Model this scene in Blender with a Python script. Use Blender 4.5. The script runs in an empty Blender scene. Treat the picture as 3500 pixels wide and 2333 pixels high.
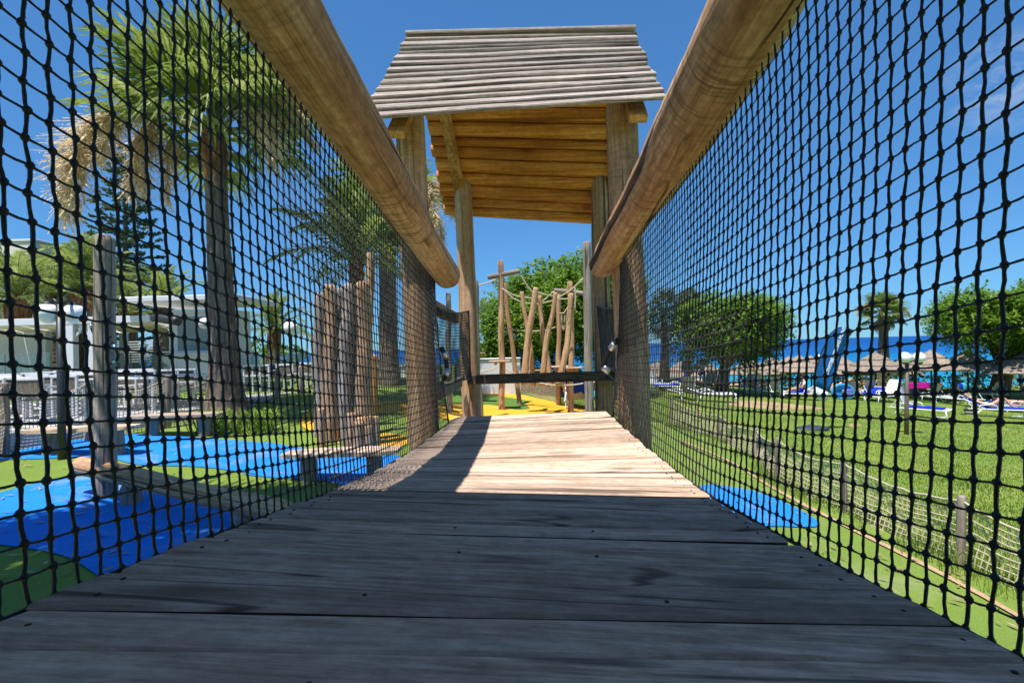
import bpy, bmesh, math, random
from mathutils import Vector, Matrix, noise
random.seed(11)
SC = bpy.context.scene
COL = SC.collection
RAD = math.radians
sin, cos, pi = math.sin, math.cos, math.pi

# ------------------------------------------------------------------ camera
FPX = 1650.0
CAM = Vector((0, 0, 1.7))
_r, _p = RAD(1.6), math.atan(19.5 / FPX)
_F = Vector((0, cos(_p), sin(_p)))
_up0 = Vector((0, -sin(_p), cos(_p)))
_rt0 = Vector((1, 0, 0))
_R = _rt0 * cos(_r) - _up0 * sin(_r)
_U = _rt0 * sin(_r) + _up0 * cos(_r)
cd = bpy.data.cameras.new('camera')
cd.sensor_width = 36.0
cd.lens = FPX / 3500.0 * 36.0
cd.clip_start = 0.02
cd.clip_end = 60000
cam = bpy.data.objects.new('camera', cd)
COL.objects.link(cam)
cam.matrix_world = Matrix(((_R.x, _U.x, -_F.x, CAM.x), (_R.y, _U.y, -_F.y, CAM.y), (_R.z, _U.z, -_F.z, CAM.z), (0, 0, 0, 1)))
SC.camera = cam

# ------------------------------------------------------------------ light
KX, KY = 0.20, 0.30
SUNV = Vector((-KX, -KY, 1)).normalized()
wd = bpy.data.worlds.new('World')
SC.world = wd
wd.use_nodes = True
nt = wd.node_tree
nt.nodes.clear()
_o = nt.nodes.new('ShaderNodeOutputWorld')
_b = nt.nodes.new('ShaderNodeBackground')
_s = nt.nodes.new('ShaderNodeTexSky')
_s.sky_type = 'NISHITA'
_s.sun_disc = False
_s.sun_elevation = math.asin(SUNV.z)
_s.sun_rotation = math.atan2(SUNV.x, SUNV.y) % (2 * pi)
_s.altitude = 0
_s.air_density = 1.0
_s.dust_density = 0.0
_s.ozone_density = 2.0
_hs = nt.nodes.new('ShaderNodeHueSaturation')
_hs.inputs['Hue'].default_value = 0.5
_hs.inputs['Saturation'].default_value = 1.0
_tint = nt.nodes.new('ShaderNodeMix'); _tint.data_type = 'RGBA'; _tint.blend_type = 'MULTIPLY'
_tint.inputs[0].default_value = 1.0
_tint.inputs[7].default_value = (0.35, 0.79, 1.30, 1)
_gm = nt.nodes.new('ShaderNodeGamma'); _gm.inputs[1].default_value = 0.66
nt.links.new(_s.outputs[0], _gm.inputs[0])
nt.links.new(_gm.outputs[0], _tint.inputs[6])
nt.links.new(_tint.outputs[2], _hs.inputs['Color'])
# a small wisp of cloud high over the sea
_tc = nt.nodes.new('ShaderNodeTexCoord')
def cloud_mask(d, size, scale):
    dn = nt.nodes.new('ShaderNodeVectorMath'); dn.operation = 'DISTANCE'
    nt.links.new(_tc.outputs['Generated'], dn.inputs[0]); dn.inputs[1].default_value = d
    m1 = nt.nodes.new('ShaderNodeMapRange'); m1.inputs[1].default_value = size; m1.inputs[2].default_value = 0.0
    nt.links.new(dn.outputs['Value'], m1.inputs[0])
    mp = nt.nodes.new('ShaderNodeMapping'); mp.inputs['Scale'].default_value = (scale, scale, scale * 1.6); mp.inputs['Rotation'].default_value = (0.5, 0.3, 0.4)
    nt.links.new(_tc.outputs['Generated'], mp.inputs['Vector'])
    nz = nt.nodes.new('ShaderNodeTexNoise'); nz.inputs['Scale'].default_value = 1.0; nz.inputs['Detail'].default_value = 7; nz.inputs['Roughness'].default_value = 0.62; nz.inputs['Distortion'].default_value = 0.8
    nt.links.new(mp.outputs[0], nz.inputs['Vector'])
    m2 = nt.nodes.new('ShaderNodeMapRange'); m2.inputs[1].default_value = 0.42; m2.inputs[2].default_value = 0.68
    nt.links.new(nz.outputs[0], m2.inputs[0])
    mu = nt.nodes.new('ShaderNodeMath'); mu.operation = 'MULTIPLY'
    nt.links.new(m1.outputs[0], mu.inputs[0]); nt.links.new(m2.outputs[0], mu.inputs[1])
    mu2 = nt.nodes.new('ShaderNodeMath'); mu2.operation = 'MULTIPLY'; mu2.inputs[1].default_value = 0.6
    nt.links.new(mu.outputs[0], mu2.inputs[0])
    return mu2
_cm = cloud_mask(tuple((_F + _R * (1690 / FPX) + _U * (890 / FPX)).normalized()), 0.075, 20)
_mx = nt.nodes.new('ShaderNodeMix'); _mx.data_type = 'RGBA'
nt.links.new(_cm.outputs[0], _mx.inputs[0])
nt.links.new(_hs.outputs[0], _mx.inputs[6])
_mx.inputs[7].default_value = (3.4, 3.6, 4.0, 1)
nt.links.new(_mx.outputs[2], _b.inputs[0])
_b.inputs[1].default_value = 0.14
nt.links.new(_b.outputs[0], _o.inputs[0])
sl = bpy.data.lights.new('sun', 'SUN')
sl.energy = 5.0
sl.angle = RAD(0.53)
sl.color = (1.0, 0.98, 0.945)
sun = bpy.data.objects.new('sun', sl)
COL.objects.link(sun)
sun.location = (-20, -30, 60)
sun.rotation_euler = SUNV.to_track_quat('Z', 'Y').to_euler()
SC.view_settings.view_transform = 'Standard'
SC.view_settings.look = 'None'
SC.view_settings.exposure = 0.5
SC.view_settings.gamma = 1.0
SC.view_settings.use_curve_mapping = False
SC.cycles.max_bounces = 8
SC.cycles.transparent_max_bounces = 12

# ------------------------------------------------------------------ helpers
def P(x, y, Z):
    """point seen at photo pixel (x, y) of the 3500 wide picture, Z metres in front of the camera"""
    return CAM + (_F + _R * ((x - 1750) / FPX) + _U * ((1166.5 - y) / FPX)) * Z

def clamp(v, a, b):
    return a if v < a else b if v > b else v
def sst(a, b, v):
    t = clamp((v - a) / (b - a), 0, 1)
    return t * t * (3 - 2 * t)
def lerp(a, b, t):
    return a + (b - a) * t

def G(X, Y):
    """height of the garden's ground"""
    z = 0.03 * clamp(-X - 1, 0, 8)
    z += 0.06 * clamp(Y - 9, 0, 8) * sst(-1.0, -4.5, X)
    z -= 0.012 * clamp(Y - 4, 0, 16) * sst(-4, 0, X)
    z -= 0.12 * clamp(X - 0.5, 0, 2.5) + 0.07 * clamp(X - 3, 0, 20)
    z -= 0.5 * clamp(Y - 33 - 0.25 * clamp(-X, 0, 40), 0, 14)
    return z

def gp(x, y, dz=0.0):
    """where the ray through a photo pixel meets the ground"""
    d = _F + _R * ((x - 1750) / FPX) + _U * ((1166.5 - y) / FPX)
    t = 1.0
    while t < 200:
        q = CAM + d * t
        if q.z <= G(q.x, q.y) + dz:
            break
        t += 0.1
    a, b = t - 0.1, t
    for _ in range(20):
        m = (a + b) / 2
        q = CAM + d * m
        if q.z <= G(q.x, q.y) + dz: b = m
        else: a = m
    return CAM + d * b

def depth(p):
    return (p - CAM).dot(_F)

class MB:
    def __init__(s):
        s.v = []; s.f = []
    def quad(s, a, b, c, d):
        n = len(s.v); s.v += [tuple(a), tuple(b), tuple(c), tuple(d)]; s.f.append((n, n + 1, n + 2, n + 3))
    def tri(s, a, b, c):
        n = len(s.v); s.v += [tuple(a), tuple(b), tuple(c)]; s.f.append((n, n + 1, n + 2))
    def box(s, lo, hi, M=None):
        n = len(s.v)
        pts = [Vector((x, y, z)) for z in (lo[2], hi[2]) for y in (lo[1], hi[1]) for x in (lo[0], hi[0])]
        if M is not None: pts = [M @ p for p in pts]
        s.v += [tuple(p) for p in pts]
        for q in ((0, 2, 3, 1), (4, 5, 7, 6), (0, 1, 5, 4), (2, 6, 7, 3), (0, 4, 6, 2), (1, 3, 7, 5)):
            s.f.append(tuple(n + i for i in q))
        return s
    def cbox(s, lo, hi, c=0.004, M=None):
        """box with chamfered edges"""
        bm = bmesh.new()
        bmesh.ops.create_cube(bm, size=1)
        for v in bm.verts:
            v.co = Vector([lerp(lo[i], hi[i], v.co[i] + .5) for i in range(3)])
        bmesh.ops.bevel(bm, geom=bm.edges[:], offset=c, segments=1, affect='EDGES')
        n = len(s.v)
        bm.verts.index_update()
        s.v += [tuple(M @ v.co) if M is not None else tuple(v.co) for v in bm.verts]
        s.f += [tuple(n + v.index for v in f.verts) for f in bm.faces]
        bm.free()
        return s
    def beam(s, a, b, w, h, up=Vector((0, 0, 1)), c=0.0):
        a, b = Vector(a), Vector(b)
        z = (b - a); L = z.length; z.normalize()
        x = up.cross(z)
        if x.length < 1e-4: x = Vector((1, 0, 0))
        x.normalize(); y = z.cross(x)
        M = Matrix(((x.x, y.x, z.x, a.x), (x.y, y.y, z.y, a.y), (x.z, y.z, z.z, a.z), (0, 0, 0, 1)))
        if c: s.cbox((-w / 2, -h / 2, 0), (w / 2, h / 2, L), c, M)
        else: s.box((-w / 2, -h / 2, 0), (w / 2, h / 2, L), M)
        return s
    def tube(s, pts, rad, n=6, cap=True):
        pts = [Vector(p) for p in pts]
        if not hasattr(rad, '__len__'): rad = [rad] * len(pts)
        t = (pts[1] - pts[0]).normalized()
        u = Vector((0, 0, 1)).cross(t)
        if u.length < 1e-3: u = Vector((1, 0, 0)).cross(t)
        u.normalize()
        base = len(s.v)
        for i, p in enumerate(pts):
            if i == 0: d = pts[1] - pts[0]
            elif i == len(pts) - 1: d = pts[i] - pts[i - 1]
            else: d = pts[i + 1] - pts[i - 1]
            if d.length < 1e-9: d = t
            t = d.normalized()
            u = (u - t * u.dot(t)).normalized()
            w = t.cross(u)
            r = rad[i]
            for k in range(n):
                a = 2 * pi * k / n
                q = p + (u * cos(a) + w * sin(a)) * r
                s.v.append((q.x, q.y, q.z))
        for i in range(len(pts) - 1):
            for k in range(n):
                a = base + i * n + k; b = base + i * n + (k + 1) % n
                s.f.append((a, b, b + n, a + n))
        if cap:
            s.f.append(tuple(base + k for k in range(n))[::-1])
            e = base + (len(pts) - 1) * n
            s.f.append(tuple(e + k for k in range(n)))
        return s
    def lathe(s, prof, n=16, M=None):
        base = len(s.v)
        for (r, z) in prof:
            for k in range(n):
                a = 2 * pi * k / n
                q = Vector((r * cos(a), r * sin(a), z))
                if M is not None: q = M @ q
                s.v.append(tuple(q))
        for i in range(len(prof) - 1):
            for k in range(n):
                a = base + i * n + k; b = base + i * n + (k + 1) % n
                s.f.append((a, b, b + n, a + n))
        s.f.append(tuple(base + k for k in range(n))[::-1])
        e = base + (len(prof) - 1) * n
        s.f.append(tuple(e + k for k in range(n)))
        return s
    def ball(s, c, r, n=8, m=5, sq=(1, 1, 1)):
        prof = []
        base = len(s.v)
        c = Vector(c)
        s.v.append((c.x, c.y, c.z - r * sq[2]))
        for i in range(1, m):
            a = -pi / 2 + pi * i / m
            for k in range(n):
                b = 2 * pi * k / n
                s.v.append((c.x + r * sq[0] * cos(a) * cos(b), c.y + r * sq[1] * cos(a) * sin(b), c.z + r * sq[2] * sin(a)))
        s.v.append((c.x, c.y, c.z + r * sq[2]))
        top = len(s.v) - 1
        for k in range(n):
            s.f.append((base, base + 1 + (k + 1) % n, base + 1 + k))
            s.f.append((top, top - n + k, top - n + (k + 1) % n))
        for i in range(m - 2):
            for k in range(n):
                a = base + 1 + i * n + k; b = base + 1 + i * n + (k + 1) % n
                s.f.append((a, b, b + n, a + n))
        return s
    def mesh(s, name, mat, smooth=False):
        me = bpy.data.meshes.new(name)
        me.from_pydata(s.v, [], s.f)
        if mat: me.materials.append(mat)
        if smooth: me.polygons.foreach_set('use_smooth', [True] * len(me.polygons))
        me.update()
        return me
    def build(s, name, mat, parent=None, M=None, smooth=False):
        return link(name, s.mesh(name, mat, smooth), parent, M)

def link(name, me, parent=None, M=None):
    o = bpy.data.objects.new(name, me)
    COL.objects.link(o)
    if parent is not None:
        o.parent = parent
        o.matrix_parent_inverse = parent.matrix_basis.inverted()
    if M is not None: o.matrix_basis = M
    return o

def empty(name, loc, label=None, cat=None, group=None, rz=0):
    o = bpy.data.objects.new(name, None)
    COL.objects.link(o)
    o.empty_display_size = 0.1
    o.matrix_basis = Matrix.Translation(Vector(loc)) @ Matrix.Rotation(rz, 4, 'Z')
    tag(o, label, cat, group)
    return o

def tag(o, label=None, cat=None, group=None, kind=None):
    if label: o['label'] = label
    if cat: o['category'] = cat
    if group: o['group'] = group
    if kind: o['kind'] = kind
    return o

KIDS = {}
def copy_tree(o, M, label=None):
    """a copy of a thing with copies of its parts and sub-parts, placed at M"""
    if not KIDS:
        for q in bpy.data.objects:
            if q.parent: KIDS.setdefault(q.parent.name, []).append(q)
    def kids(q):
        return [c for c in bpy.data.objects if c.parent == q]
    r = o.copy(); COL.objects.link(r); r.matrix_basis = M
    if label: r['label'] = label
    for ch in kids(o):
        c = ch.copy(); COL.objects.link(c); c.parent = r
        for g in kids(ch):
            d = g.copy(); COL.objects.link(d); d.parent = c
    return r

def zmat(a, b, roll=0.0):
    """matrix at a with local Z pointing to b"""
    a, b = Vector(a), Vector(b)
    z = (b - a).normalized()
    q = z.to_track_quat('Z', 'Y')
    return Matrix.Translation(a) @ q.to_matrix().to_4x4() @ Matrix.Rotation(roll, 4, 'Z')

def log_mesh(L, r0, r1, n=18, rings=20, wob=0.012, bump=0.05, seed=0, bend=(0, 0), rnd=0.5, end=1.0, mat=None, name='log', swell=(), hi=0.0):
    mb = MB()
    zs = []
    for i in range(rings + 1): zs.append(L * i / rings)
    prof = [(0.0, 1 - 0.55 * rnd), (r0 * 0.12, 1 - 0.25 * rnd), (r0 * 0.35, 1 - 0.06 * rnd)]
    zz = [(p, f) for p, f in prof] + [(z, 1.0) for z in zs if r0 * .5 < z < L - r1 * .5] + [(L - p * end, f) for p, f in reversed(prof)]
    for (z, f) in zz:
        t = z / L
        r = lerp(r0, r1, t)
        for (sz, sw, sa) in swell:
            r *= 1 + sa * math.exp(-((z - sz) / sw) ** 2)
        cx = bend[0] * sin(pi * t) + wob * noise.noise((z * .9 + seed * 7.3, seed * 3.1, 0))
        cy = bend[1] * sin(pi * t) + wob * noise.noise((z * .9 + seed * 5.7, 4, seed * 2.3))
        for k in range(n):
            a = 2 * pi * k / n
            q = r * f * (1 + bump * noise.noise((cos(a) * 1.2 + seed * 9.1, sin(a) * 1.2, z * 1.7)) + bump * .45 * noise.noise((cos(a) * 3 + seed, sin(a) * 3, z * 5 + 3)) + hi * noise.noise((cos(a) * 5 + seed * 2, sin(a) * 5, z * 13)))
            mb.v.append((cx + q * cos(a), cy + q * sin(a), z))
    m = len(zz)
    for i in range(m - 1):
        for k in range(n):
            a = i * n + k; b = i * n + (k + 1) % n
            mb.f.append((a, b, b + n, a + n))
    mb.f.append(tuple(range(n))[::-1])
    mb.f.append(tuple((m - 1) * n + k for k in range(n)))
    return mb.mesh(name, mat, True)

_LS = [0]
def log(name, a, b, r0, r1, mat, parent=None, **kw):
    _LS[0] += 1
    kw.setdefault('seed', _LS[0])
    L = (Vector(b) - Vector(a)).length
    return link(name, log_mesh(L, r0, r1, mat=mat, name=name, **kw), parent, zmat(a, b, roll=_LS[0] * 1.3))

# ------------------------------------------------------------------ materials
def newmat(name, rough=0.8, spec=0.3):
    m = bpy.data.materials.new(name)
    m.use_nodes = True
    t = m.node_tree
    b = t.nodes['Principled BSDF']
    b.inputs['Roughness'].default_value = rough
    b.inputs['Specular IOR Level'].default_value = spec
    return m, t, b

def N(t, kind, **kw):
    n = t.nodes.new(kind)
    for k, v in kw.items(): setattr(n, k, v)
    return n

def ramp(t, stops):
    r = N(t, 'ShaderNodeValToRGB')
    e = r.color_ramp.elements
    while len(e) < len(stops): e.new(0.5)
    for i, (p, c) in enumerate(stops):
        e[i].position = p
        e[i].color = (c[0], c[1], c[2], 1)
    return r

def coords(t, scale, rnd=True):
    tc = N(t, 'ShaderNodeTexCoord')
    src = tc.outputs['Object']
    if rnd:
        oi = N(t, 'ShaderNodeObjectInfo')
        mu = N(t, 'ShaderNodeVectorMath', operation='SCALE')
        mu.inputs[0].default_value = (13.7, 29.3, 41.1)
        t.links.new(oi.outputs['Random'], mu.inputs['Scale'])
        ad = N(t, 'ShaderNodeVectorMath', operation='ADD')
        t.links.new(src, ad.inputs[0]); t.links.new(mu.outputs[0], ad.inputs[1])
        src = ad.outputs[0]
    mp = N(t, 'ShaderNodeMapping')
    mp.inputs['Scale'].default_value = scale
    t.links.new(src, mp.inputs['Vector'])
    return mp.outputs[0], src

def noise_n(t, vec, scale=1.0, detail=6, rough=0.6, dist=0.0):
    n = N(t, 'ShaderNodeTexNoise')
    n.inputs['Scale'].default_value = scale
    n.inputs['Detail'].default_value = detail
    n.inputs['Roughness'].default_value = rough
    n.inputs['Distortion'].default_value = dist
    t.links.new(vec, n.inputs['Vector'])
    return n.outputs[0]

def mixc(t, f, a, b, mode='MIX'):
    m = N(t, 'ShaderNodeMix', data_type='RGBA', blend_type=mode)
    for i, v in ((0, f), (6, a), (7, b)):
        if hasattr(v, 'is_linked') or hasattr(v, 'links'): t.links.new(v, m.inputs[i])
        elif i == 0: m.inputs[0].default_value = v
        else: m.inputs[i].default_value = (v[0], v[1], v[2], 1)
    return m.outputs[2]

def maprange(t, v, a, b, c=0.0, d=1.0):
    m = N(t, 'ShaderNodeMapRange')
    t.links.new(v, m.inputs[0])
    for i, q in enumerate((a, b, c, d)): m.inputs[i + 1].default_value = q
    return m.outputs[0]

def bump(t, b, h, strength=0.3, dist=0.01):
    n = N(t, 'ShaderNodeBump')
    n.inputs['Strength'].default_value = strength
    n.inputs['Distance'].default_value = dist
    t.links.new(h, n.inputs['Height'])
    t.links.new(n.outputs[0], b.inputs['Normal'])

def wood(name, cols, axis='Z', fine=46, coarse=9, stretch=0.05, crack=0.6, warm=None, warmamt=0.5, rough=0.85, vary=0.25, bstr=0.35, cross=0.0, mottle=0.3, knots=0.6):
    """weathered wood: fibres along one axis, dark checks, knots, tool marks across, patches of a second tone"""
    m, t, b = newmat(name, rough, 0.2)
    def sc(s, st):
        v = [s, s, s]; v['XYZ'.index(axis)] = s * st
        return tuple(v)
    v1, src = coords(t, sc(coarse, stretch * 1.6))
    n1 = noise_n(t, v1, 1, 5, .6, 0.25)
    v2, _ = coords(t, sc(fine, stretch * .6))
    n2 = noise_n(t, v2, 1, 5, .7, 0.1)
    mixn = N(t, 'ShaderNodeMath', operation='MULTIPLY_ADD')
    t.links.new(n2, mixn.inputs[0]); mixn.inputs[1].default_value = 0.62
    sc1 = N(t, 'ShaderNodeMath', operation='MULTIPLY'); t.links.new(n1, sc1.inputs[0]); sc1.inputs[1].default_value = 0.42
    t.links.new(sc1.outputs[0], mixn.inputs[2])
    r = ramp(t, [(0.42, cols[0]), (0.525, cols[1]), (0.62, cols[2])])
    t.links.new(mixn.outputs[0], r.inputs[0])
    col = r.outputs[0]
    if warm:
        v3, _ = coords(t, sc(2.6, .45))
        n3 = noise_n(t, v3, 1, 5, .65, .3)
        col = mixc(t, maprange(t, n3, .42, .66, 0, warmamt), col, warm)
    # mottling that does not follow the grain
    v5, _ = coords(t, sc(34, .6))
    n5 = noise_n(t, v5, 1, 6, .75, 0)
    g = maprange(t, n5, .32, .68, 1 - mottle, 1 + mottle * .6)
    cg = N(t, 'ShaderNodeCombineColor')
    for i in range(3): t.links.new(g, cg.inputs[i])
    col = mixc(t, 1.0, col, cg.outputs[0], 'MULTIPLY')
    hgt = mixn.outputs[0]
    if cross:
        # marks of the drawknife across the log
        v6, _ = coords(t, sc(5, 11))
        n6 = noise_n(t, v6, 1, 3, .6, .5)
        v7, _ = coords(t, sc(1.6, .8))
        n7 = noise_n(t, v7, 1, 2, .5, 0)
        k = N(t, 'ShaderNodeMath', operation='MULTIPLY')
        t.links.new(maprange(t, n6, .50, .60, 0, cross), k.inputs[0]); t.links.new(maprange(t, n7, .42, .6), k.inputs[1])
        col = mixc(t, k.outputs[0], col, tuple(c * .45 for c in cols[0]))
    # knots
    v8, _ = coords(t, sc(3.2, .35))
    vo = N(t, 'ShaderNodeTexVoronoi'); vo.inputs['Scale'].default_value = 1.0; vo.inputs['Randomness'].default_value = 1.0
    t.links.new(v8, vo.inputs['Vector'])
    col = mixc(t, maprange(t, vo.outputs['Distance'], .05, .11, knots, 0), col, tuple(c * .4 for c in cols[0]))
    # dark cracks along the grain
    v4, _ = coords(t, sc(15, stretch * .35))
    n4 = noise_n(t, v4, 1, 2, .5, .6)
    cr = maprange(t, n4, .33, .375, crack, 0)
    col = mixc(t, cr, col, tuple(c * .16 for c in cols[0]))
    # long hair-line drying cracks
    v9, _ = coords(t, sc(7, stretch * .5))
    n9 = noise_n(t, v9, 1, 1, .4, .5)
    sb = N(t, 'ShaderNodeMath', operation='SUBTRACT'); t.links.new(n9, sb.inputs[0]); sb.inputs[1].default_value = .5
    ab = N(t, 'ShaderNodeMath', operation='ABSOLUTE'); t.links.new(sb.outputs[0], ab.inputs[0])
    va, _ = coords(t, sc(2.2, .5))
    na = noise_n(t, va, 1, 2, .5, 0)
    kk = N(t, 'ShaderNodeMath', operation='MULTIPLY')
    t.links.new(maprange(t, ab.outputs[0], .004, .013, crack, 0), kk.inputs[0]); t.links.new(maprange(t, na, .46, .54), kk.inputs[1])
    col = mixc(t, kk.outputs[0], col, tuple(c * .14 for c in cols[0]))
    oi = N(t, 'ShaderNodeObjectInfo')
    hs = N(t, 'ShaderNodeHueSaturation')
    t.links.new(col, hs.inputs['Color'])
    t.links.new(maprange(t, oi.outputs['Random'], 0, 1, 1 - vary, 1 + vary), hs.inputs['Value'])
    t.links.new(hs.outputs[0], b.inputs['Base Color'])
    hh = N(t, 'ShaderNodeMath', operation='SUBTRACT'); t.links.new(hgt, hh.inputs[0]); t.links.new(cr, hh.inputs[1])
    bump(t, b, hh.outputs[0], bstr, 0.006)
    return m

def plain(name, c, rough=0.6, spec=0.4, nz=0.12, scale=6.0, metal=0.0, bumps=0.0):
    m, t, b = newmat(name, rough, spec)
    v, _ = coords(t, (scale,) * 3)
    n = noise_n(t, v, 1, 5, .6)
    lo = tuple(q * (1 - nz) for q in c); hi = tuple(min(1, q * (1 + nz)) for q in c)
    col = mixc(t, maprange(t, n, .3, .7), lo, hi)
    t.links.new(col, b.inputs['Base Color'])
    b.inputs['Metallic'].default_value = metal
    if bumps: bump(t, b, n, bumps, 0.01)
    return m

M_DECK = wood('weathered_deck_wood', [(.39, .26, .165), (.61, .43, .30), (.80, .61, .465)], 'X', 95, 16, .03, .7, (.48, .34, .255), .6, vary=.22, mottle=.3)
M_LOG = wood('handrail_log_wood', [(.34, .175, .09), (.61, .355, .20), (.80, .55, .365)], 'Z', 50, 9, .05, .95, (.46, .24, .11), .7, vary=.05, bstr=.7, cross=.7, mottle=.35)
M_POST = wood('post_log_wood', [(.30, .155, .08), (.52, .30, .165), (.68, .45, .285)], 'Z', 42, 8, .05, .8, (.44, .24, .115), .6, vary=.12, bstr=.6, cross=.3)
M_GREYPOST = wood('grey_post_wood', [(.18, .14, .115), (.31, .25, .205), (.44, .365, .305)], 'Z', 40, 8, .05, .8, (.25, .18, .13), .5, vary=.18, bstr=.6)
M_ROOF = wood('grey_roof_board_wood', [(.15, .115, .10), (.36, .295, .255), (.58, .49, .43)], 'X', 60, 10, .04, .7, (.29, .22, .175), .6, vary=.2)
M_UNDER = wood('golden_board_wood', [(.48, .155, .028), (.82, .305, .06), (.95, .46, .13)], 'X', 30, 7, .06, .5, (.40, .15, .035), .6, vary=.2, mottle=.25)
M_RAIL = wood('dark_rail_wood', [(.075, .05, .035), (.13, .09, .065), (.19, .14, .10)], 'X', 46, 8, .05, .4, vary=.05)
M_CUT = wood('fresh_cut_wood', [(.38, .165, .045), (.54, .265, .085), (.66, .36, .15)], 'Z', 20, 5, .2, .3, vary=.1)
M_BLACK = plain('black_net_cord', (.014, .013, .013), .42, .5, .5, 300, bumps=.6)
M_BLACKROPE = plain('black_rope_sheath', (.012, .012, .013), .5, .4, .3, 60)
M_STEEL = plain('brushed_steel', (.55, .55, .56), .35, .5, .15, 40, 1.0)
M_DARKMETAL = plain('dark_metal', (.025, .025, .028), .45, .5, .2, 20)
M_SCREW = plain('dark_screw_metal', (.03, .025, .022), .6, .4, .3, 30)
M_BEIGEROPE = plain('beige_rope', (.52, .43, .31), .9, .1, .25, 60, bumps=.3)
# ------------------------------------------------------------------ the plank bridge
def curve(pts):
    pts = sorted(pts, key=lambda p: p.y)
    def f(y):
        if y <= pts[0].y: a, b = pts[0], pts[1]
        elif y >= pts[-1].y: a, b = pts[-2], pts[-1]
        else:
            for i in range(len(pts) - 1):
                if pts[i].y <= y <= pts[i + 1].y: a, b = pts[i], pts[i + 1]; break
        t = (y - a.y) / (b.y - a.y)
        return a.lerp(b, t)
    def g(y):   # smoothed
        q = Vector((0, 0, 0))
        for k in range(-3, 4): q += f(y + k * .05)
        q /= 7; q.y = y
        return q
    return g
EDGE_L = curve([P(-1150, 2560, .295), P(0, 2120, .487), P(405, 1941, .63), P(803, 1796, .88), P(1160, 1667, 1.375), P(1324, 1592, 1.85), P(1428, 1525, 2.38), P(1492, 1478, 2.84), P(1562, 1421, 3.42)])
EDGE_R = curve([P(4700, 2860, .30), P(3500, 2232, .513), P(3274, 2143, .592), P(3021, 2009, .714), P(2708, 1853, .959), P(2381, 1667, 1.495), P(2232, 1548, 2.0), P(2130, 1460, 2.68), P(2076, 1406, 3.2)])
DECK0, DECK1 = 0.15, 3.40
def zr(zl):
    if zl < .9: return zl + .08 - .0 * zl
    return zl + lerp(.08, -.17, clamp((zl - .9) / 2.5, 0, 1) ** .9)

bridge = empty('plank_bridge', (0, 1.7, 1.2), 'hanging bridge of weathered grey planks leading to the roofed tower', 'bridge')
M_EDGE = plain('shaded_grimy_plank_edge', (.045, .034, .028), .95, .1, .4, 40)
gaps = [DECK0, .235, .332, .432, .519, .631, .715, .81, .882]
z = .882
while z < DECK1 - .1:
    z += random.uniform(.082, .102); gaps.append(z)
gaps[-1] = DECK1
screw = MB().lathe([(.0031, 0), (.0031, .0010), (.0022, .0014)], 8).mesh('screw', M_SCREW, True)
PLANKS = []
for i in range(len(gaps) - 1):
    a0, a1 = gaps[i], gaps[i + 1]
    gap = random.uniform(.0045, .008) if a0 > .75 else random.uniform(.0038, .0058)
    jl, jr = random.uniform(-.008, .008), random.uniform(-.008, .010)
    fl, fr = EDGE_L(a0 + gap / 2), EDGE_R(zr(a0) + gap / 2)
    bl, br = EDGE_L(a1 - gap / 2), EDGE_R(zr(a1) - gap / 2)
    if abs(a0 - .882) < .001: fr.y += .012; fr = EDGE_R(fr.y); 
    if abs(a1 - .882) < .001: br = EDGE_R(zr(a1) - .010)
    if i % 2 and a0 > 1: fr = fr.lerp(br, .05)
    # plank surface: NX x 4 profile with chamfers, warped a little
    NX = 8
    mb = MB()
    th = .034
    h0 = random.uniform(-.0030, .0025) if a0 > .75 else random.uniform(-.0010, .0010)
    for k in range(NX + 1):
        t = k / NX
        f = fl.lerp(fr, t); b = bl.lerp(br, t)
        ex = (jl if k == 0 else jr if k == NX else 0)
        up = Vector((0, 0, 1))
        wv = .0022 * noise.noise((f.x * 3 + i * 7.1, i * 2.3, 0)) + h0
        wy = .0016 * noise.noise((f.x * 4 + i * 3.7, 9, i))
        d = (b - f); dn = d.normalized(); c = .005
        def pt(base, off, dz):
            q = base + dn * off; return (q.x + ex, q.y + wy, q.z + dz + wv)
        mb.v += [pt(f, 0, -th), pt(f, 0, -c), pt(f, c, -.0006), pt(f, d.length * .5, .0008), pt(b, -c, -.0006), pt(b, 0, -c), pt(b, 0, -th)]
    for k in range(NX):
        for j in range(7):
            a = k * 7 + j; b_ = k * 7 + (j + 1) % 7
            mb.f.append((a, b_, b_ + 7, a + 7))
    mb.f.append(tuple(range(7))); mb.f.append(tuple(NX * 7 + j for j in range(7))[::-1])
    pl = mb.build('plank', M_DECK, bridge)
    pl.data.materials.append(M_EDGE)      # joint grime, with the shade of the gaps painted into its dark colour
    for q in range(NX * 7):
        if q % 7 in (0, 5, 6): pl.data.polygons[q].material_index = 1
    PLANKS.append(pl)
    if a0 < 2.4:
        for side in (0, 1):
            for u in ((.28, .74) if a1 - a0 > .09 else (.5,)):
                t = (.035 if side == 0 else .965) + random.uniform(-.008, .008)
                q = fl.lerp(bl, u).lerp(fr.lerp(br, u), t)
                link('screw', screw, pl, Matrix.Translation(q + Vector((0, 0, .0003 + h0))))
    if a0 < 1.0 and i % 2 == 0:
        for t in (.36, .64):
            q = fl.lerp(bl, .4).lerp(fr.lerp(br, .4), t + random.uniform(-.05, .05))
            link('screw', screw, pl, Matrix.Translation(q + Vector((0, 0, .0008 + h0))))
# two hanging ropes that carry the planks
for e, s in ((EDGE_L, 1), (EDGE_R, -1)):
    mb = MB()
    mb.tube([e(y) + Vector((s * .12, 0, -.05)) for y in [i * .2 for i in range(0, 17)]], .016, 8)
    mb.build('carrying_cable', M_BLACKROPE, bridge, smooth=True)

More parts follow.
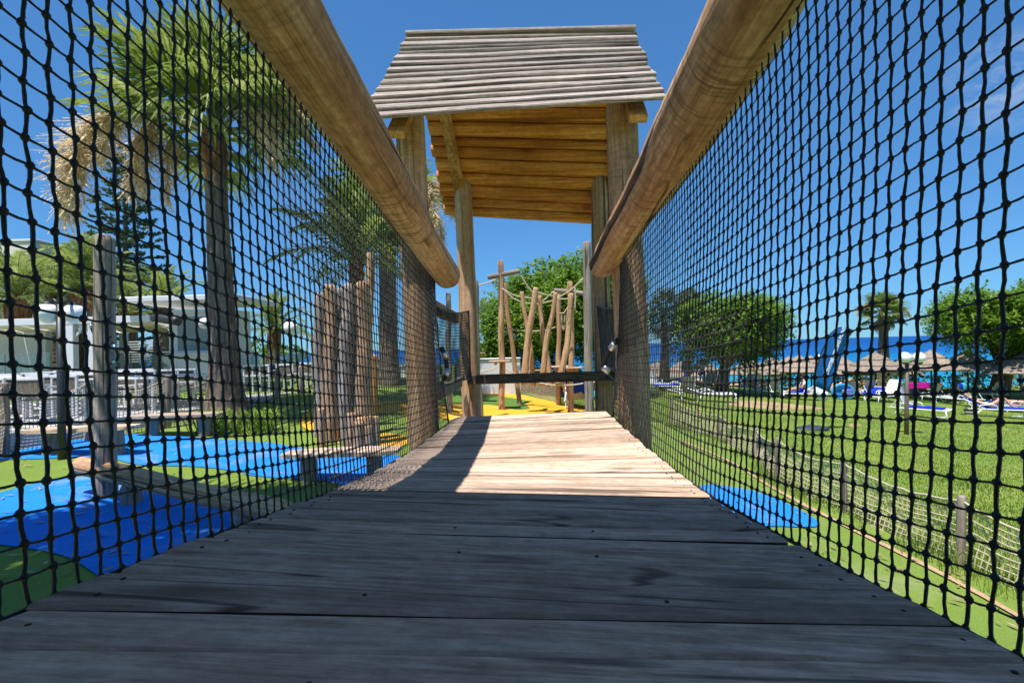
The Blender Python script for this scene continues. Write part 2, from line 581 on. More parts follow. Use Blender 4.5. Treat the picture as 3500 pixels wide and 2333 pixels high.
# ------------------------------------------------------------------ handrail logs
HL0, HL1 = P(934, 0, 1.05), P(1525, 940, 3.30)
HR0, HR1 = P(2574, 0, 1.10), P(2062, 905, 3.30)
def ext(a, b, y):
    return a.lerp(b, (y - a.y) / (b.y - a.y))
def swells(seed, n, L):
    r = random.Random(seed)
    return [(r.uniform(.3, L - .3), r.uniform(.08, .22), r.uniform(-.03, .07)) for _ in range(n)]
tag(log('handrail_log', ext(HL0, HL1, -.35), ext(HL0, HL1, 3.36), .098, .088, M_LOG, rings=130, n=56, bump=.06, hi=.016, wob=.014, seed=3, rnd=.75, swell=swells(1, 6, 3.6)),
    'thick brown handrail log running along the palm side of the bridge', 'handrail log', 'bridge handrails')
tag(log('handrail_log', ext(HR0, HR1, -.35), ext(HR0, HR1, 3.36), .104, .092, M_LOG, rings=130, n=56, bump=.07, hi=.018, wob=.024, seed=8, rnd=.75, swell=swells(4, 5, 3.6) + [(1.95, .25, .11), (1.35, .07, -.07), (2.4, .12, .06)]),
    'thick brown knotty handrail log running along the lawn side of the bridge', 'handrail log', 'bridge handrails')

# ------------------------------------------------------------------ black side nets
def net(name, label, side, h0, h1, edge, y0, y1, rows=31, pitch=.0305):
    root = empty(name, edge((y0 + y1) / 2) + Vector((side * .02, 0, 0)), label, 'net', 'black side nets of the bridge')
    ncol = int((y1 - y0) / pitch)
    rnd = random.Random(21 + int(side))
    grid = []
    for j in range(ncol + 1):
        y = y0 + (y1 - y0) * j / ncol
        t_ = ext(h0, h1, y) + Vector((side * .045, 0, -.06))
        b_ = edge(y) + Vector((side * .014, 0, -.006))
        colp = []
        e = max(0, (y - (y1 - .45)) / .45)
        for i in range(rows + 1):
            u = i / rows
            q = t_.lerp(b_, u)
            q.x += side * (.014 * sin(pi * u ** .8) + .005 * noise.noise((y * 2.2, u * 3, side * 5)))
            # the end is gathered on to the post
            q.x += side * e * e * .02 * (1 - u)
            zig = (1 if (i + j) % 2 else -1)
            q.y += zig * .0013 + rnd.uniform(-.0011, .0011) + .0010 * noise.noise((y * 5, u * 5, 3 + side)) - e * e * .05 * u * (1 - u)
            q.z += rnd.uniform(-.0011, .0011) + .0015 * noise.noise((y * 4 + 7, u * 6, side))
            colp.append(q)
        grid.append(colp)
    for j in range(ncol + 1):
        near = grid[j][0].y < 1.7
        sub = 4 if near else 2
        ns = 6 if near else 4
        pts, rad = [], []
        for i in range(rows + 1):
            q = grid[j][i]
            pts.append(q); rad.append(.0024 if near else .0022)
            if i < rows:
                d = grid[j][i + 1] - q
                for k in range(1, sub):
                    u = k / sub
                    w = sin(pi * u) * (.0009 if (i + j) % 2 else -.0009)
                    pts.append(q + d * u + Vector((rnd.uniform(-.0006, .0006), w, 0)))
                    rad.append((.0021 if near else .0020) + rnd.uniform(-.0002, .0004))
        mb = MB()
        mb.tube(pts, rad, ns)
        for i in range(rows + 1):
            q = grid[j][i]
            mb.ball(q + Vector((rnd.uniform(-.0006, .0006), rnd.uniform(-.0006, .0006), 0)), .0046 if near else .0038, 8 if near else 5, 5 if near else 3, (1, rnd.uniform(.9, 1.15), rnd.uniform(1.1, 1.35)))
        mb.build('vertical_cord', M_BLACK, root, smooth=True)
    for i in range(rows + 1):
        pts, rad = [], []
        for j in range(ncol + 1):
            q = grid[j][i]
            near = q.y < 1.7
            pts.append(q); rad.append(.0018 if near else .0015)
            if j < ncol:
                d = grid[j + 1][i] - q
                sub = 4 if near else 2
                for k in range(1, sub):
                    u = k / sub
                    pts.append(q + d * u + Vector((rnd.uniform(-.0005, .0005), 0, -sin(pi * u) * .0007 + rnd.uniform(-.0004, .0004))))
                    rad.append((.0015 if near else .0013) + rnd.uniform(-.0001, .0003))
        MB().tube(pts, rad, 5).build('horizontal_cord', M_BLACK, root, smooth=True)
    # hem ropes on top and bottom
    MB().tube([g[0] for g in grid], .005, 6).build('top_rope', M_BLACK, root, smooth=True)
    MB().tube([g[-1] + Vector((0, 0, -.004)) for g in grid], .004, 6).build('bottom_rope', M_BLACK, root, smooth=True)
    MB().tube(grid[-1], .005, 6).build('end_rope', M_BLACK, root, smooth=True)
    return grid
net('rope_net', 'black knotted net between bridge deck and handrail on the palm side', -1, HL0, HL1, EDGE_L, -.2, 3.22)
net('rope_net', 'black knotted net between bridge deck and handrail on the lawn side', 1, HR0, HR1, EDGE_R, -.2, 3.08)

# ------------------------------------------------------------------ the roofed tower
tower = empty('roofed_tower', (0.03, 3.9, G(0, 3.9)), 'timber tower with steep grey board roof at the far end of the bridge', 'tower')
def down(p, z):
    return Vector((p.x, p.y, z))
ZG = -.3
FL = (P(1399, 395, 3.28), P(1452, 1500, 3.28)); FR = (P(2122, 370, 3.14), P(2168, 1440, 3.14))
BL = (P(1583, 603, 4.62), P(1612, 1400, 4.62)); BR = (P(2046, 590, 4.62), P(2066, 1400, 4.62))
def post(pair, r0, r1, name='post', mat=M_POST, rise=0.0, **kw):
    t, b = pair
    d = (b - t) / (b.z - t.z)
    bot = t + d * (ZG - t.z)
    top = t + d * (rise) if rise else t
    return log(name, bot, top, r0, r1, mat, tower, rings=26, n=20, **kw)
post(FL, .105, .098, rise=.06, bump=.05)
post(FR, .112, .100, rise=.05, bump=.06)
post(BL, .098, .082, bump=.06, rnd=.9)
post(BR, .094, .080, bump=.06, rnd=.9)
# roof: corners of the two slopes
RL, RRt = P(1396, 124, 3.86), P(2164, 107, 3.86)
EL, ER = P(1232, 412, 2.92), P(2272, 342, 2.80)
BLc, BRc = P(1528, 735, 4.82), P(2138, 772, 4.92)
def slope(rl, rr, el, er, n, mat, name, th=.024, lap=1.32, up=True, under=False, seed=0):
    r = random.Random(seed)
    ts = [0.0]
    for i in range(n): ts.append(ts[-1] + r.uniform(.75, 1.25))
    ts = [t / ts[-1] for t in ts]
    nrm = (el - rl).cross(rr - rl).normalized()
    if nrm.z < 0: nrm = -nrm
    for i in range(n):
        t1 = ts[i + 1]; t0 = t1 - (ts[i + 1] - ts[i]) * lap
        if i == 0: t0 = 0
        a, b = rl.lerp(el, t0), rr.lerp(er, t0)
        c, d = rl.lerp(el, t1), rr.lerp(er, t1)
        al = (b - a).normalized()
        e0, e1 = r.uniform(-.012, .012), r.uniform(-.012, .012)
        lift = .030
        mb = MB(); NX = 10
        prof_n = 8
        for k in range(NX + 1):
            u = k / NX
            A = a.lerp(b, u); C = c.lerp(d, u)
            if k == 0: A = A - al * e0; C = C - al * e0
            if k == NX: A = A + al * e1; C = C + al * e1
            wv = .008 * noise.noise((u * 2.6 + seed * 3 + i * 5.3, i * 1.7, 2))
            s = (C - A); sn = s.normalized(); w = s.length
            C = C + sn * wv; h = .006 * noise.noise((u * 3 + i * 2.1, 5, seed)) 
            if under:   # slab with a rounded under face
                ring = [(0, th * .6, 0), (w, th * .6, 0), (w, 0, 0), (w * .95, -th * .45, 0), (w * .78, -th * .95, 0), (w * .5, -th * 1.1, 0), (w * .2, -th * .9, 0), (w * .04, -th * .4, 0)]
                mb.v += [tuple(A + sn * x + nrm * (y_ + lift * .25 * x / w + h)) for x, y_, _ in ring]
            else:
                lo = lift * .0; hi = lift
                ring = [(0, lo + th, 0), (w * .5, (lo + hi) / 2 + th, 0), (w - .006, hi + th, 0), (w, hi + th - .006, 0), (w, hi + .002, 0), (w - .004, hi, 0), (w * .5, (lo + hi) / 2, 0), (0, lo, 0)]
                mb.v += [tuple(A + sn * x + nrm * (y_ - .03 + h)) for x, y_, _ in ring]
        for k in range(NX):
            for j in range(prof_n):
                p = k * prof_n + j; q = k * prof_n + (j + 1) % prof_n
                mb.f.append((p, q, q + prof_n, p + prof_n))
        mb.f.append(tuple(range(prof_n))); mb.f.append(tuple(NX * prof_n + j for j in range(prof_n))[::-1])
        mb.build(name, mat, PARENT[0], smooth=False)
PARENT = [tower]
slope(RL, RRt, EL, ER, 14, M_ROOF, 'roof_board', lap=1.55, seed=2)
slope(RL + Vector((0, 0, -.03)), RRt + Vector((0, 0, -.03)), BLc, BRc, 13, M_UNDER, 'ceiling_board', th=.045, lap=1.0, under=True, seed=5)
# ridge board
MB().beam(RL + Vector((-.02, .015, .015)), RRt + Vector((.02, .015, .02)), .10, .022, c=.004).build('ridge_board', M_ROOF, tower)
# rafters beneath both slopes
M_RAFT = M_CUT
for u, ov in ((.105, .04), (.93, .04)):
    r0 = RL.lerp(RRt, u); e0 = EL.lerp(ER, u); b0 = BLc.lerp(BRc, u)
    dn = Vector((0, .05, -.075))
    MB().beam(r0 + dn, e0 + Vector((0, .10, -.055)) , .05, .11, Vector((1, 0, 0)), c=.004).build('rafter', M_CUT, tower)
    dn = Vector((0, -.05, -.085))
    MB().beam(r0 + dn, b0 + Vector((0, -.05, -.06)), .05, .10, Vector((1, 0, 0)), c=.004).build('rafter', M_CUT, tower)
# back rail, side rails, floor
MB().beam(P(1600, 1297, 4.52), P(2095, 1283, 4.40), .045, .088, c=.004).build('back_rail', M_RAIL, tower)
MB().beam(P(1478, 1048, 3.36), P(1560, 1088, 4.55), .045, .10, c=.005).build('side_rail', M_POST, tower)
MB().beam(P(1500, 1342, 3.36), P(1572, 1305, 4.50), .045, .09, c=.005).build('side_rail', M_GREYPOST, tower)
MB().beam(P(2146, 1030, 3.26), P(2100, 1060, 4.55), .045, .10, c=.005).build('side_rail', M_POST, tower)
MB().beam(P(2140, 1330, 3.26), P(2100, 1300, 4.50), .045, .09, c=.005).build('side_rail', M_GREYPOST, tower)
for i in range(8):
    y = 3.46 + i * .145
    MB().cbox((-.66, y, .90), (.76, y + .138, .932), .004).build('floor_board', M_DECK, tower)
for x in (-.5, .6):
    MB().beam((x, 3.3, .86), (x, 4.6, .86), .07, .08, c=.004).build('floor_beam', M_GREYPOST, tower)
# small black nets between the tower posts
def small_net(corners, nc, nr, root_label, sagy=0.0):
    tl, tr, bl_, br_ = corners
    root = empty('small_net', bl_.lerp(br_, .5), root_label, 'net', 'small nets on the tower')
    rnd = random.Random(5)
    def g(u, v):
        q = tl.lerp(tr, u).lerp(bl_.lerp(br_, u), v)
        q.z += -.03 * sin(pi * u) * (1 - v) + .004 * noise.noise((u * 9, v * 9, 1))
        q.x += .006 * noise.noise((u * 7, v * 7, 4))
        return q
    for j in range(nc + 1):
        MB().tube([g(j / nc, i / nr) for i in range(nr + 1)], .0026, 4).build('vertical_cord', M_BLACK, root, smooth=True)
    for i in range(nr + 1):
        MB().tube([g(j / nc, i / nr) for j in range(nc + 1)], .0026, 4).build('horizontal_cord', M_BLACK, root, smooth=True)
    for a, b in (((0, 0), (1, 0)), ((0, 1), (1, 1)), ((1, 0), (1, 1))):
        MB().tube([g(lerp(a[0], b[0], k / 12), lerp(a[1], b[1], k / 12)) for k in range(13)], .008, 6).build('hem_rope', M_BLACK, root, smooth=True)
small_net((P(1494, 1052, 3.40), P(1602, 1062, 4.42), P(1508, 1322, 3.40), P(1608, 1290, 4.42)), 34, 24, 'small black net between the tower posts on the palm side')
small_net((P(2132, 1040, 3.30), P(2042, 1042, 4.42), P(2132, 1320, 3.30), P(2060, 1265, 4.42)), 34, 24, 'small black net between the tower posts on the lawn side')
def rope_link(pts, label):
    root = empty('rope_link', pts[-1], label, 'rope', 'short black ropes with steel sleeves')
    MB().tube(pts, .016, 10).build('rope_core', M_BLACKROPE, root, smooth=True)
    for a, b in ((pts[0], pts[1]), (pts[-1], pts[-2])):
        d = (b - a).normalized()
        MB().tube([a + d * .035, a + d * .04, a + d * .085, a + d * .09], [.018, .024, .024, .018], 12).build('steel_sleeve', M_STEEL, root, smooth=True)
    return root
def bez(a, b, c, n=12):
    return [a.lerp(b, i / n).lerp(b.lerp(c, i / n), i / n) for i in range(n + 1)]
rope_link(bez(P(1508, 1188, 3.34), P(1540, 1240, 3.42), P(1518, 1300, 3.36), 6), 'short black rope with steel sleeves beside the tower post on the palm side')
rope_link([P(2112, 1160, 3.02), P(2094, 1185, 3.06), P(2070, 1220, 3.1), P(2062, 1250, 3.12), P(2080, 1268, 3.12), P(2098, 1282, 3.12)], 'short black rope with steel sleeves beside the tower post on the lawn side')

# the tower at the near end of the bridge, above and behind the photographer: its roof shades the near planks
near = empty('roofed_tower', (0.03, -.55, G(0, -.5)), 'timber tower with board roof shading the near planks of the bridge', 'tower')
PARENT[0] = near
nl, nr_ = Vector((-1.05, -.35, CAM.z + 2.3)), Vector((.98, -.35, CAM.z + 2.3))
slope(nl, nr_, Vector((-1.05, .80, CAM.z + 1.42)), Vector((.98, .80, CAM.z + 1.42)), 10, M_ROOF, 'roof_board', seed=12)
slope(nl, nr_, Vector((-1.05, -1.6, CAM.z + 1.30)), Vector((.98, -1.6, CAM.z + 1.30)), 10, M_UNDER, 'roof_board', seed=13)
for i in range(5):      # added unseen board wall, blocks blue sky and bounces warm light to the deck
    z_ = 1.40 + i * .15
    MB().cbox((-.80, -1.22, z_), (.84, -1.19, z_ + .142), .004).build('added_bounce_board', M_UNDER, near)
for x in (-.70, .74):
    for y in (.18, -1.3):
        h = CAM.z + (1.85 if y > 0 else 1.5)
        log('post', (x * 1.12, y, -.2), (x * 1.12, y, h), .1, .09, M_POST, near, rings=14, n=14)
for i in range(9):
    y = -1.3 + i * .155
    MB().cbox((-.6, y, 1.36), (.66, y + .148, 1.39), .004).build('floor_board', M_DECK, near)
# ------------------------------------------------------------------ ground, patches, sea
def z3(x, y): return (x / 1.742, 1200 + y / 1.742)
def z5(x, y): return (800 + x / 2.24, 1000 + y / 2.24)
def z6(x, y): return (1500 + x / 2.413, 800 + y / 2.413)

def speckle(name, c, var=.35, scale=90, rough=.9, second=None, patch=.3, bstr=.4, big=.6, dust=0.0):
    m, t, b = newmat(name, rough, .2)
    v, _ = coords(t, (scale,) * 3, False)
    n = noise_n(t, v, 1, 3, .7)
    v2, _ = coords(t, (big,) * 3, False)
    n2 = noise_n(t, v2, 1, 4, .6)
    lo = tuple(q * (1 - var) for q in c); hi = tuple(min(1, q * (1 + var)) for q in c)
    col = mixc(t, maprange(t, n, .32, .68), lo, hi)
    if second: col = mixc(t, maprange(t, n2, .4, .65, 0, patch), col, second)
    t.links.new(col, b.inputs['Base Color'])
    if dust:
        v3, _ = coords(t, (1.1,) * 3, False)
        n3 = noise_n(t, v3, 1, 8, .72, .6)
        col2 = mixc(t, maprange(t, n3, .54, .72, 0, dust), col, (.42, .36, .27))
        v4, _ = coords(t, (260,) * 3, False)
        n4 = noise_n(t, v4, 1, 2, .6)
        col2 = mixc(t, maprange(t, n4, .60, .66, 0, .55), col2, tuple(min(1, q * 2.2 + .05) for q in c))
        t.links.new(col2, b.inputs['Base Color'])
    bump(t, b, n, bstr, .006)
    return m
M_TURF = speckle('artificial_turf', (.165, .235, .035), .40, 120, second=(.115, .18, .03), patch=.6, bstr=1.0, dust=.35)
M_BLUE = speckle('blue_rubber', (.010, .19, .66), .28, 110, second=(.02, .22, .68), patch=.5, bstr=.8, dust=.5)
M_YEL = speckle('yellow_rubber', (.72, .36, .022), .22, 110, second=(.66, .33, .03), patch=.5, bstr=.8, dust=.3)
M_LAWN = speckle('lawn_soil', (.13, .20, .025), .45, 70, second=(.25, .28, .05), patch=.7, bstr=1.0, big=.9, dust=.3)
M_SAND = speckle('sandy_earth', (.46, .31, .18), .3, 40, second=(.36, .22, .12), patch=.6, big=1.5)
M_CLIFF = speckle('ochre_rock', (.42, .25, .12), .4, 6, second=(.55, .36, .2), patch=.8, bstr=.9, big=.8)
M_PAVE = speckle('pale_paving', (.44, .42, .40), .1, 30, second=(.38, .36, .34), patch=.5)

def grid_ground(name, xs, ys, mat, off=0.0):
    mb = MB()
    for y in ys:
        for x in xs: mb.v.append((x, y, G(x, y) + off))
    w = len(xs)
    for j in range(len(ys) - 1):
        for i in range(w - 1):
            a = j * w + i
            mb.f.append((a, a + 1, a + 1 + w, a + w))
    return tag(mb.build(name, mat, smooth=True), kind='structure')
def frange(a, b, s):
    out = []; x = a
    while x < b - 1e-6: out.append(round(x, 4)); x += s
    return out + [b]
xs = [-4000, -1500, -600, -300, -150, -80] + frange(-40, -12, 2) + frange(-11.5, 6, .5) + frange(7, 30, 1) + [36, 45, 60, 90, 150, 300, 600, 1500, 4000]
ys = [-40, -20, -10] + frange(-6, 22, .5) + frange(23, 50, 1) + [60, 90]
grid_ground('ground', xs, ys, M_TURF)

def patch(name, pix, mat, off=.012, smooth=3, pts=None, fine=.35):
    """a sheet of colour lying on the ground, outlined by points on it"""
    pts = pts or [gp(*p) for p in pix]
    p2 = [(p.x, p.y) for p in pts]
    for _ in range(smooth):
        q = []
        for i in range(len(p2)):
            a, b = p2[i], p2[(i + 1) % len(p2)]
            q += [(a[0] * .75 + b[0] * .25, a[1] * .75 + b[1] * .25), (a[0] * .25 + b[0] * .75, a[1] * .25 + b[1] * .75)]
        p2 = q
    bm = bmesh.new()
    vs = [bm.verts.new((x, y, 0)) for x, y in p2]
    f = bm.faces.new(vs)
    bmesh.ops.triangulate(bm, faces=[f])
    # slice along a grid so that the sheet follows the ground
    x0, x1 = min(p[0] for p in p2), max(p[0] for p in p2)
    y0, y1 = min(p[1] for p in p2), max(p[1] for p in p2)
    st = .5 if max(x1 - x0, y1 - y0) < 25 else 1.0
    k = math.floor(x0 / st) * st + st
    while k < x1:
        bmesh.ops.bisect_plane(bm, geom=bm.verts[:] + bm.edges[:] + bm.faces[:], plane_co=(k, 0, 0), plane_no=(1, 0, 0)); k += st
    k = math.floor(y0 / st) * st + st
    while k < y1:
        bmesh.ops.bisect_plane(bm, geom=bm.verts[:] + bm.edges[:] + bm.faces[:], plane_co=(0, k, 0), plane_no=(0, 1, 0)); k += st
    bmesh.ops.triangulate(bm, faces=bm.faces[:])
    for v in bm.verts: v.co.z = G(v.co.x, v.co.y) + off
    for f in bm.faces:
        if f.normal.z < 0: f.normal_flip()
    me = bpy.data.meshes.new(name); bm.to_mesh(me); bm.free()
    me.materials.append(mat)
    return tag(link(name, me), kind='structure')

patch('blue_play_surface', [z3(-260, 690), z3(0, 612), z3(240, 556), z3(575, 512), z3(760, 492), z3(900, 498), z3(1280, 522), z3(1568, 548), z5(230, 1140), z5(440, 1180), z5(700, 1225), z5(1000, 1238), z5(1260, 1240), (1480, 1600), (1500, 1720), z5(1250, 1560), z5(850, 1480), z5(640, 1440), z5(430, 1425), z5(250, 1418), z5(0, 1385), z3(1568, 742), z3(1400, 715), z3(1200, 690), z3(1000, 684), z3(850, 682), z3(740, 664), z3(690, 640), z3(560, 628), z3(400, 634), z3(230, 645), z3(0, 645), z3(-260, 720)], M_BLUE, .012, 2)
patch('blue_play_surface', [z3(-300, 930), z3(0, 845), z3(200, 790), z3(400, 758), z3(570, 746), z3(760, 742), z3(1010, 750), z3(1150, 770), z3(1240, 806), z3(1380, 880), z3(1560, 960), z3(1750, 1060), z3(1700, 1330), z3(1100, 1500), z3(700, 1420), z3(560, 1325), z3(420, 1232), z3(250, 1190), z3(0, 1155), z3(-300, 1140)], M_BLUE, .012, 2)
patch('blue_play_surface', [(2380, 1650), (2530, 1668), (2620, 1690), (2740, 1745), (2830, 1803), (2700, 1800), (2500, 1800), (2330, 1760)], M_BLUE, .012, 2)
patch('yellow_play_surface', [z5(480, 975), z5(560, 920), z5(680, 872), z5(840, 850), z5(960, 838), z5(1380, 840), z5(1650, 850), z5(1900, 860), z5(1900, 960), z5(1650, 960), z5(1400, 922), z5(1200, 932), z5(1040, 918), z5(980, 960), z5(960, 1020), z5(1000, 1068), z5(1100, 1075), z5(1200, 1080), z5(1290, 1092), z5(1340, 1130), z5(1310, 1178), z5(1150, 1192), z5(900, 1182), z5(770, 1150), z5(650, 1082), z5(530, 1042)], M_YEL, .016, 2)
patch('yellow_play_surface', [z6(40, 1262), z6(200, 1268), z6(330, 1280), z6(480, 1303), z6(650, 1325), z6(800, 1352), z6(1000, 1392), z6(1210, 1440), z6(1300, 1480), z6(1200, 1560), z6(700, 1560), z6(200, 1560), z6(-60, 1500), z6(-80, 1380), z6(-40, 1300)], M_YEL, .020, 2)
patch('green_play_surface', [z6(-40, 1300), z6(60, 1285), z6(300, 1310), z6(550, 1345), z6(740, 1378), z6(760, 1392), z6(690, 1408), z6(740, 1425), z6(755, 1445), z6(640, 1452), z6(570, 1438), z6(480, 1418), z6(380, 1408), z6(180, 1404), z6(0, 1404), z6(-60, 1360)], speckle('green_rubber', (.09, .17, .025), .35, 110), .026, 1)
# the lawn beyond the rope fence
FENCE_R = [(3700, 2120), (3277, 1929), (2884, 1751), (2655, 1650), (2580, 1567), (2455, 1501), (2295, 1455), (2180, 1425), (2010, 1405), (1900, 1380)]
fpts = [gp(*p) for p in FENCE_R]
lawn_pts = [Vector((5.2, 1.0, 0)), Vector((4.4, 2.2, 0))] + fpts + [Vector((1.6, 19, 0)), Vector((2, 27.5, 0)), Vector((14, 29.5, 0)), Vector((34, 30.5, 0)), Vector((45, 20, 0)), Vector((40, 0, 0))]
patch('lawn', None, M_LAWN, .012, 1, lawn_pts)
patch('sandy_path', [(2470, 1376), (2560, 1368), (2680, 1378), (2800, 1392), (2830, 1400), (2700, 1402), (2600, 1398), (2500, 1388)], M_SAND, .018, 2)
patch('sandy_patch', [(2905, 1448), (2940, 1450), (2948, 1456), (2920, 1462), (2898, 1456)], M_SAND, .018, 2)
patch('earth_strip', [(3600, 2170), (3260, 1975), (2870, 1785), (2640, 1665), (2500, 1575), (2330, 1505), (2325, 1508), (2500, 1579), (2635, 1673), (2868, 1794), (3252, 1985), (3600, 2184)], M_SAND, .015, 2)
# the sea
m, t, b = newmat('sea_water', .5, .12)
tc = N(t, 'ShaderNodeTexCoord')
sp = N(t, 'ShaderNodeSeparateXYZ'); t.links.new(tc.outputs['Object'], sp.inputs[0])
v, _ = coords(t, (.02, .05, 1), False)
n0 = noise_n(t, v, 1, 4, .6)
ad = N(t, 'ShaderNodeMath', operation='MULTIPLY_ADD'); t.links.new(n0, ad.inputs[0]); ad.inputs[1].default_value = 60; t.links.new(sp.outputs[1], ad.inputs[2])
rm = ramp(t, [(0.0, (.010, .25, .34)), (.16, (.004, .17, .32)), (.36, (.003, .085, .27)), (1.0, (.002, .06, .23))])
t.links.new(maprange(t, ad.outputs[0], 70, 520), rm.inputs[0])
t.links.new(rm.outputs[0], b.inputs['Base Color'])
v, _ = coords(t, (.5, 1.1, 1), False)
n1 = noise_n(t, v, 1, 6, .65)
bump(t, b, n1, .5, .35)
M_SEA = m
mb = MB()
mb.quad((-30000, 38, -4.3), (30000, 38, -4.3), (30000, 40000, -4.3), (-30000, 40000, -4.3))
tag(mb.build('sea', M_SEA), kind='structure')
# low ochre rocks along the shore
def rock(x, y, s, h, seed, label):
    bm = bmesh.new()
    bmesh.ops.create_icosphere(bm, subdivisions=3, radius=1)
    for v in bm.verts:
        d = 1 + .35 * noise.noise(v.co * 1.4 + Vector((seed * 3.1, 0, 0))) + .14 * noise.noise(v.co * 4 + Vector((0, seed, 0)))
        v.co = Vector((v.co.x * s * d, v.co.y * s * .5 * d, v.co.z * h * d))
    me = bpy.data.meshes.new('rock'); bm.to_mesh(me); bm.free()
    me.materials.append(M_CLIFF)
    o = link('shore_rock', me, None, Matrix.Translation((x, y, G(x, y) + h * .2)))
    tag(o, label, 'rock', 'ochre shore rocks')
# ------------------------------------------------------------------ foliage materials and plants
def leafmat(name, lo, mid, hi, trans=.35, scale=1.2, rough=.5):
    m, t, b = newmat(name, rough, .35)
    v, _ = coords(t, (scale,) * 3)
    n = noise_n(t, v, 1, 3, .7)
    v2, _ = coords(t, (scale * 9,) * 3)
    n2 = noise_n(t, v2, 1, 2, .6)
    mm = N(t, 'ShaderNodeMath', operation='MULTIPLY_ADD'); t.links.new(n2, mm.inputs[0]); mm.inputs[1].default_value = .5
    h = N(t, 'ShaderNodeMath', operation='MULTIPLY'); t.links.new(n, h.inputs[0]); h.inputs[1].default_value = .5
    t.links.new(h.outputs[0], mm.inputs[2])
    r = ramp(t, [(.34, lo), (.5, mid), (.66, hi)])
    t.links.new(mm.outputs[0], r.inputs[0])
    t.links.new(r.outputs[0], b.inputs['Base Color'])
    tr = N(t, 'ShaderNodeBsdfTranslucent')
    t.links.new(r.outputs[0], tr.inputs[0])
    mx = N(t, 'ShaderNodeMixShader'); mx.inputs[0].default_value = trans
    t.links.new(b.outputs[0], mx.inputs[1]); t.links.new(tr.outputs[0], mx.inputs[2])
    t.links.new(mx.outputs[0], t.nodes['Material Output'].inputs[0])
    return m
M_LEAF = leafmat('tree_leaf', (.065, .135, .013), (.165, .29, .028), (.38, .51, .08), .48)
M_LEAF2 = leafmat('olive_leaf', (.08, .11, .04), (.17, .20, .09), (.30, .33, .17))
M_PALM = leafmat('date_palm_leaf', (.13, .18, .035), (.26, .33, .075), (.44, .47, .19), .45)
M_FAN = leafmat('fan_palm_leaf', (.11, .17, .025), (.25, .32, .06), (.48, .48, .20), .45)
M_DRY = leafmat('dry_palm_leaf', (.20, .13, .06), (.36, .26, .13), (.52, .42, .24), .25)
M_FLOWER = leafmat('palm_flower_straw', (.55, .40, .20), (.76, .61, .38), (.88, .77, .55), .4, 3)
M_NEEDLE = leafmat('pine_needle', (.03, .065, .03), (.075, .12, .055), (.16, .20, .09), .2)
M_ORANGE = leafmat('orange_blossom', (.30, .09, .01), (.52, .19, .02), (.66, .32, .05), .3, 3)
M_BUSH = leafmat('bush_leaf', (.12, .15, .05), (.26, .29, .10), (.45, .46, .22), .35, 2)
M_GRASS = leafmat('grass_blade', (.10, .18, .02), (.175, .27, .03), (.28, .36, .06), .4, 1.0)
M_TRUNK = wood('palm_trunk_bark', [(.10, .07, .05), (.20, .145, .105), (.33, .255, .19)], 'Z', 24, 8, .12, .5, (.12, .10, .085), .6, bstr=.9, vary=.1)
M_FIBRE = wood('palm_fibre', [(.10, .045, .02), (.22, .10, .045), (.34, .18, .09)], 'Z', 20, 8, .3, .4, bstr=.9, vary=.1)
M_BARK = wood('tree_bark', [(.07, .055, .04), (.14, .11, .085), (.22, .18, .14)], 'Z', 18, 6, .12, .6, bstr=.9, vary=.1)

def fan_leaf(seed, pet=1.0, R=.95, nseg=26, droop=.35, spread=205):
    """fan leaf: arching stalk and a folded fan of narrow blades with drooping tips; grows along +X from the origin"""
    r = random.Random(seed)
    mb = MB()
    stalk = [Vector((pet * t, 0, .10 * pet * sin(t * 1.9))) for t in [i / 6 for i in range(7)]]
    mb.tube(stalk, [.028 - .014 * i / 6 for i in range(7)], 4)
    c = stalk[-1]
    for k in range(nseg):
        a = RAD(-spread / 2 + spread * k / (nseg - 1)) + r.uniform(-.02, .02)
        L = R * (.72 + .28 * cos(a * .62)) * r.uniform(.9, 1.08)
        d = Vector((cos(a), sin(a), 0))
        side = Vector((-sin(a), cos(a), 0))
        fold = .02 * (1 if k % 2 else -1)
        w0 = R * RAD(spread / nseg) * .62
        prev = None
        dr = droop * r.uniform(.7, 1.5)
        for j, (u, wf) in enumerate(((.03, .12), (.35, .62), (.62, .78), (.84, .42), (1.0, .04))):
            z = .16 * u * R * sin(u * 2.2) - dr * max(0, u - .45) ** 1.6 * 1.7 * R - .10 * abs(sin(a)) * u * R
            cc = c + d * (L * u * (1 - .10 * max(0, u - .5))) + Vector((0, 0, z))
            w = w0 * wf * .5 + .002
            l, m_, rr = cc - side * w, cc + Vector((0, 0, -.012 - w * .35)), cc + side * w
            if prev:
                mb.quad(prev[0], prev[1], m_, l); mb.quad(prev[1], prev[2], rr, m_)
            prev = (l, m_, rr)
    return mb

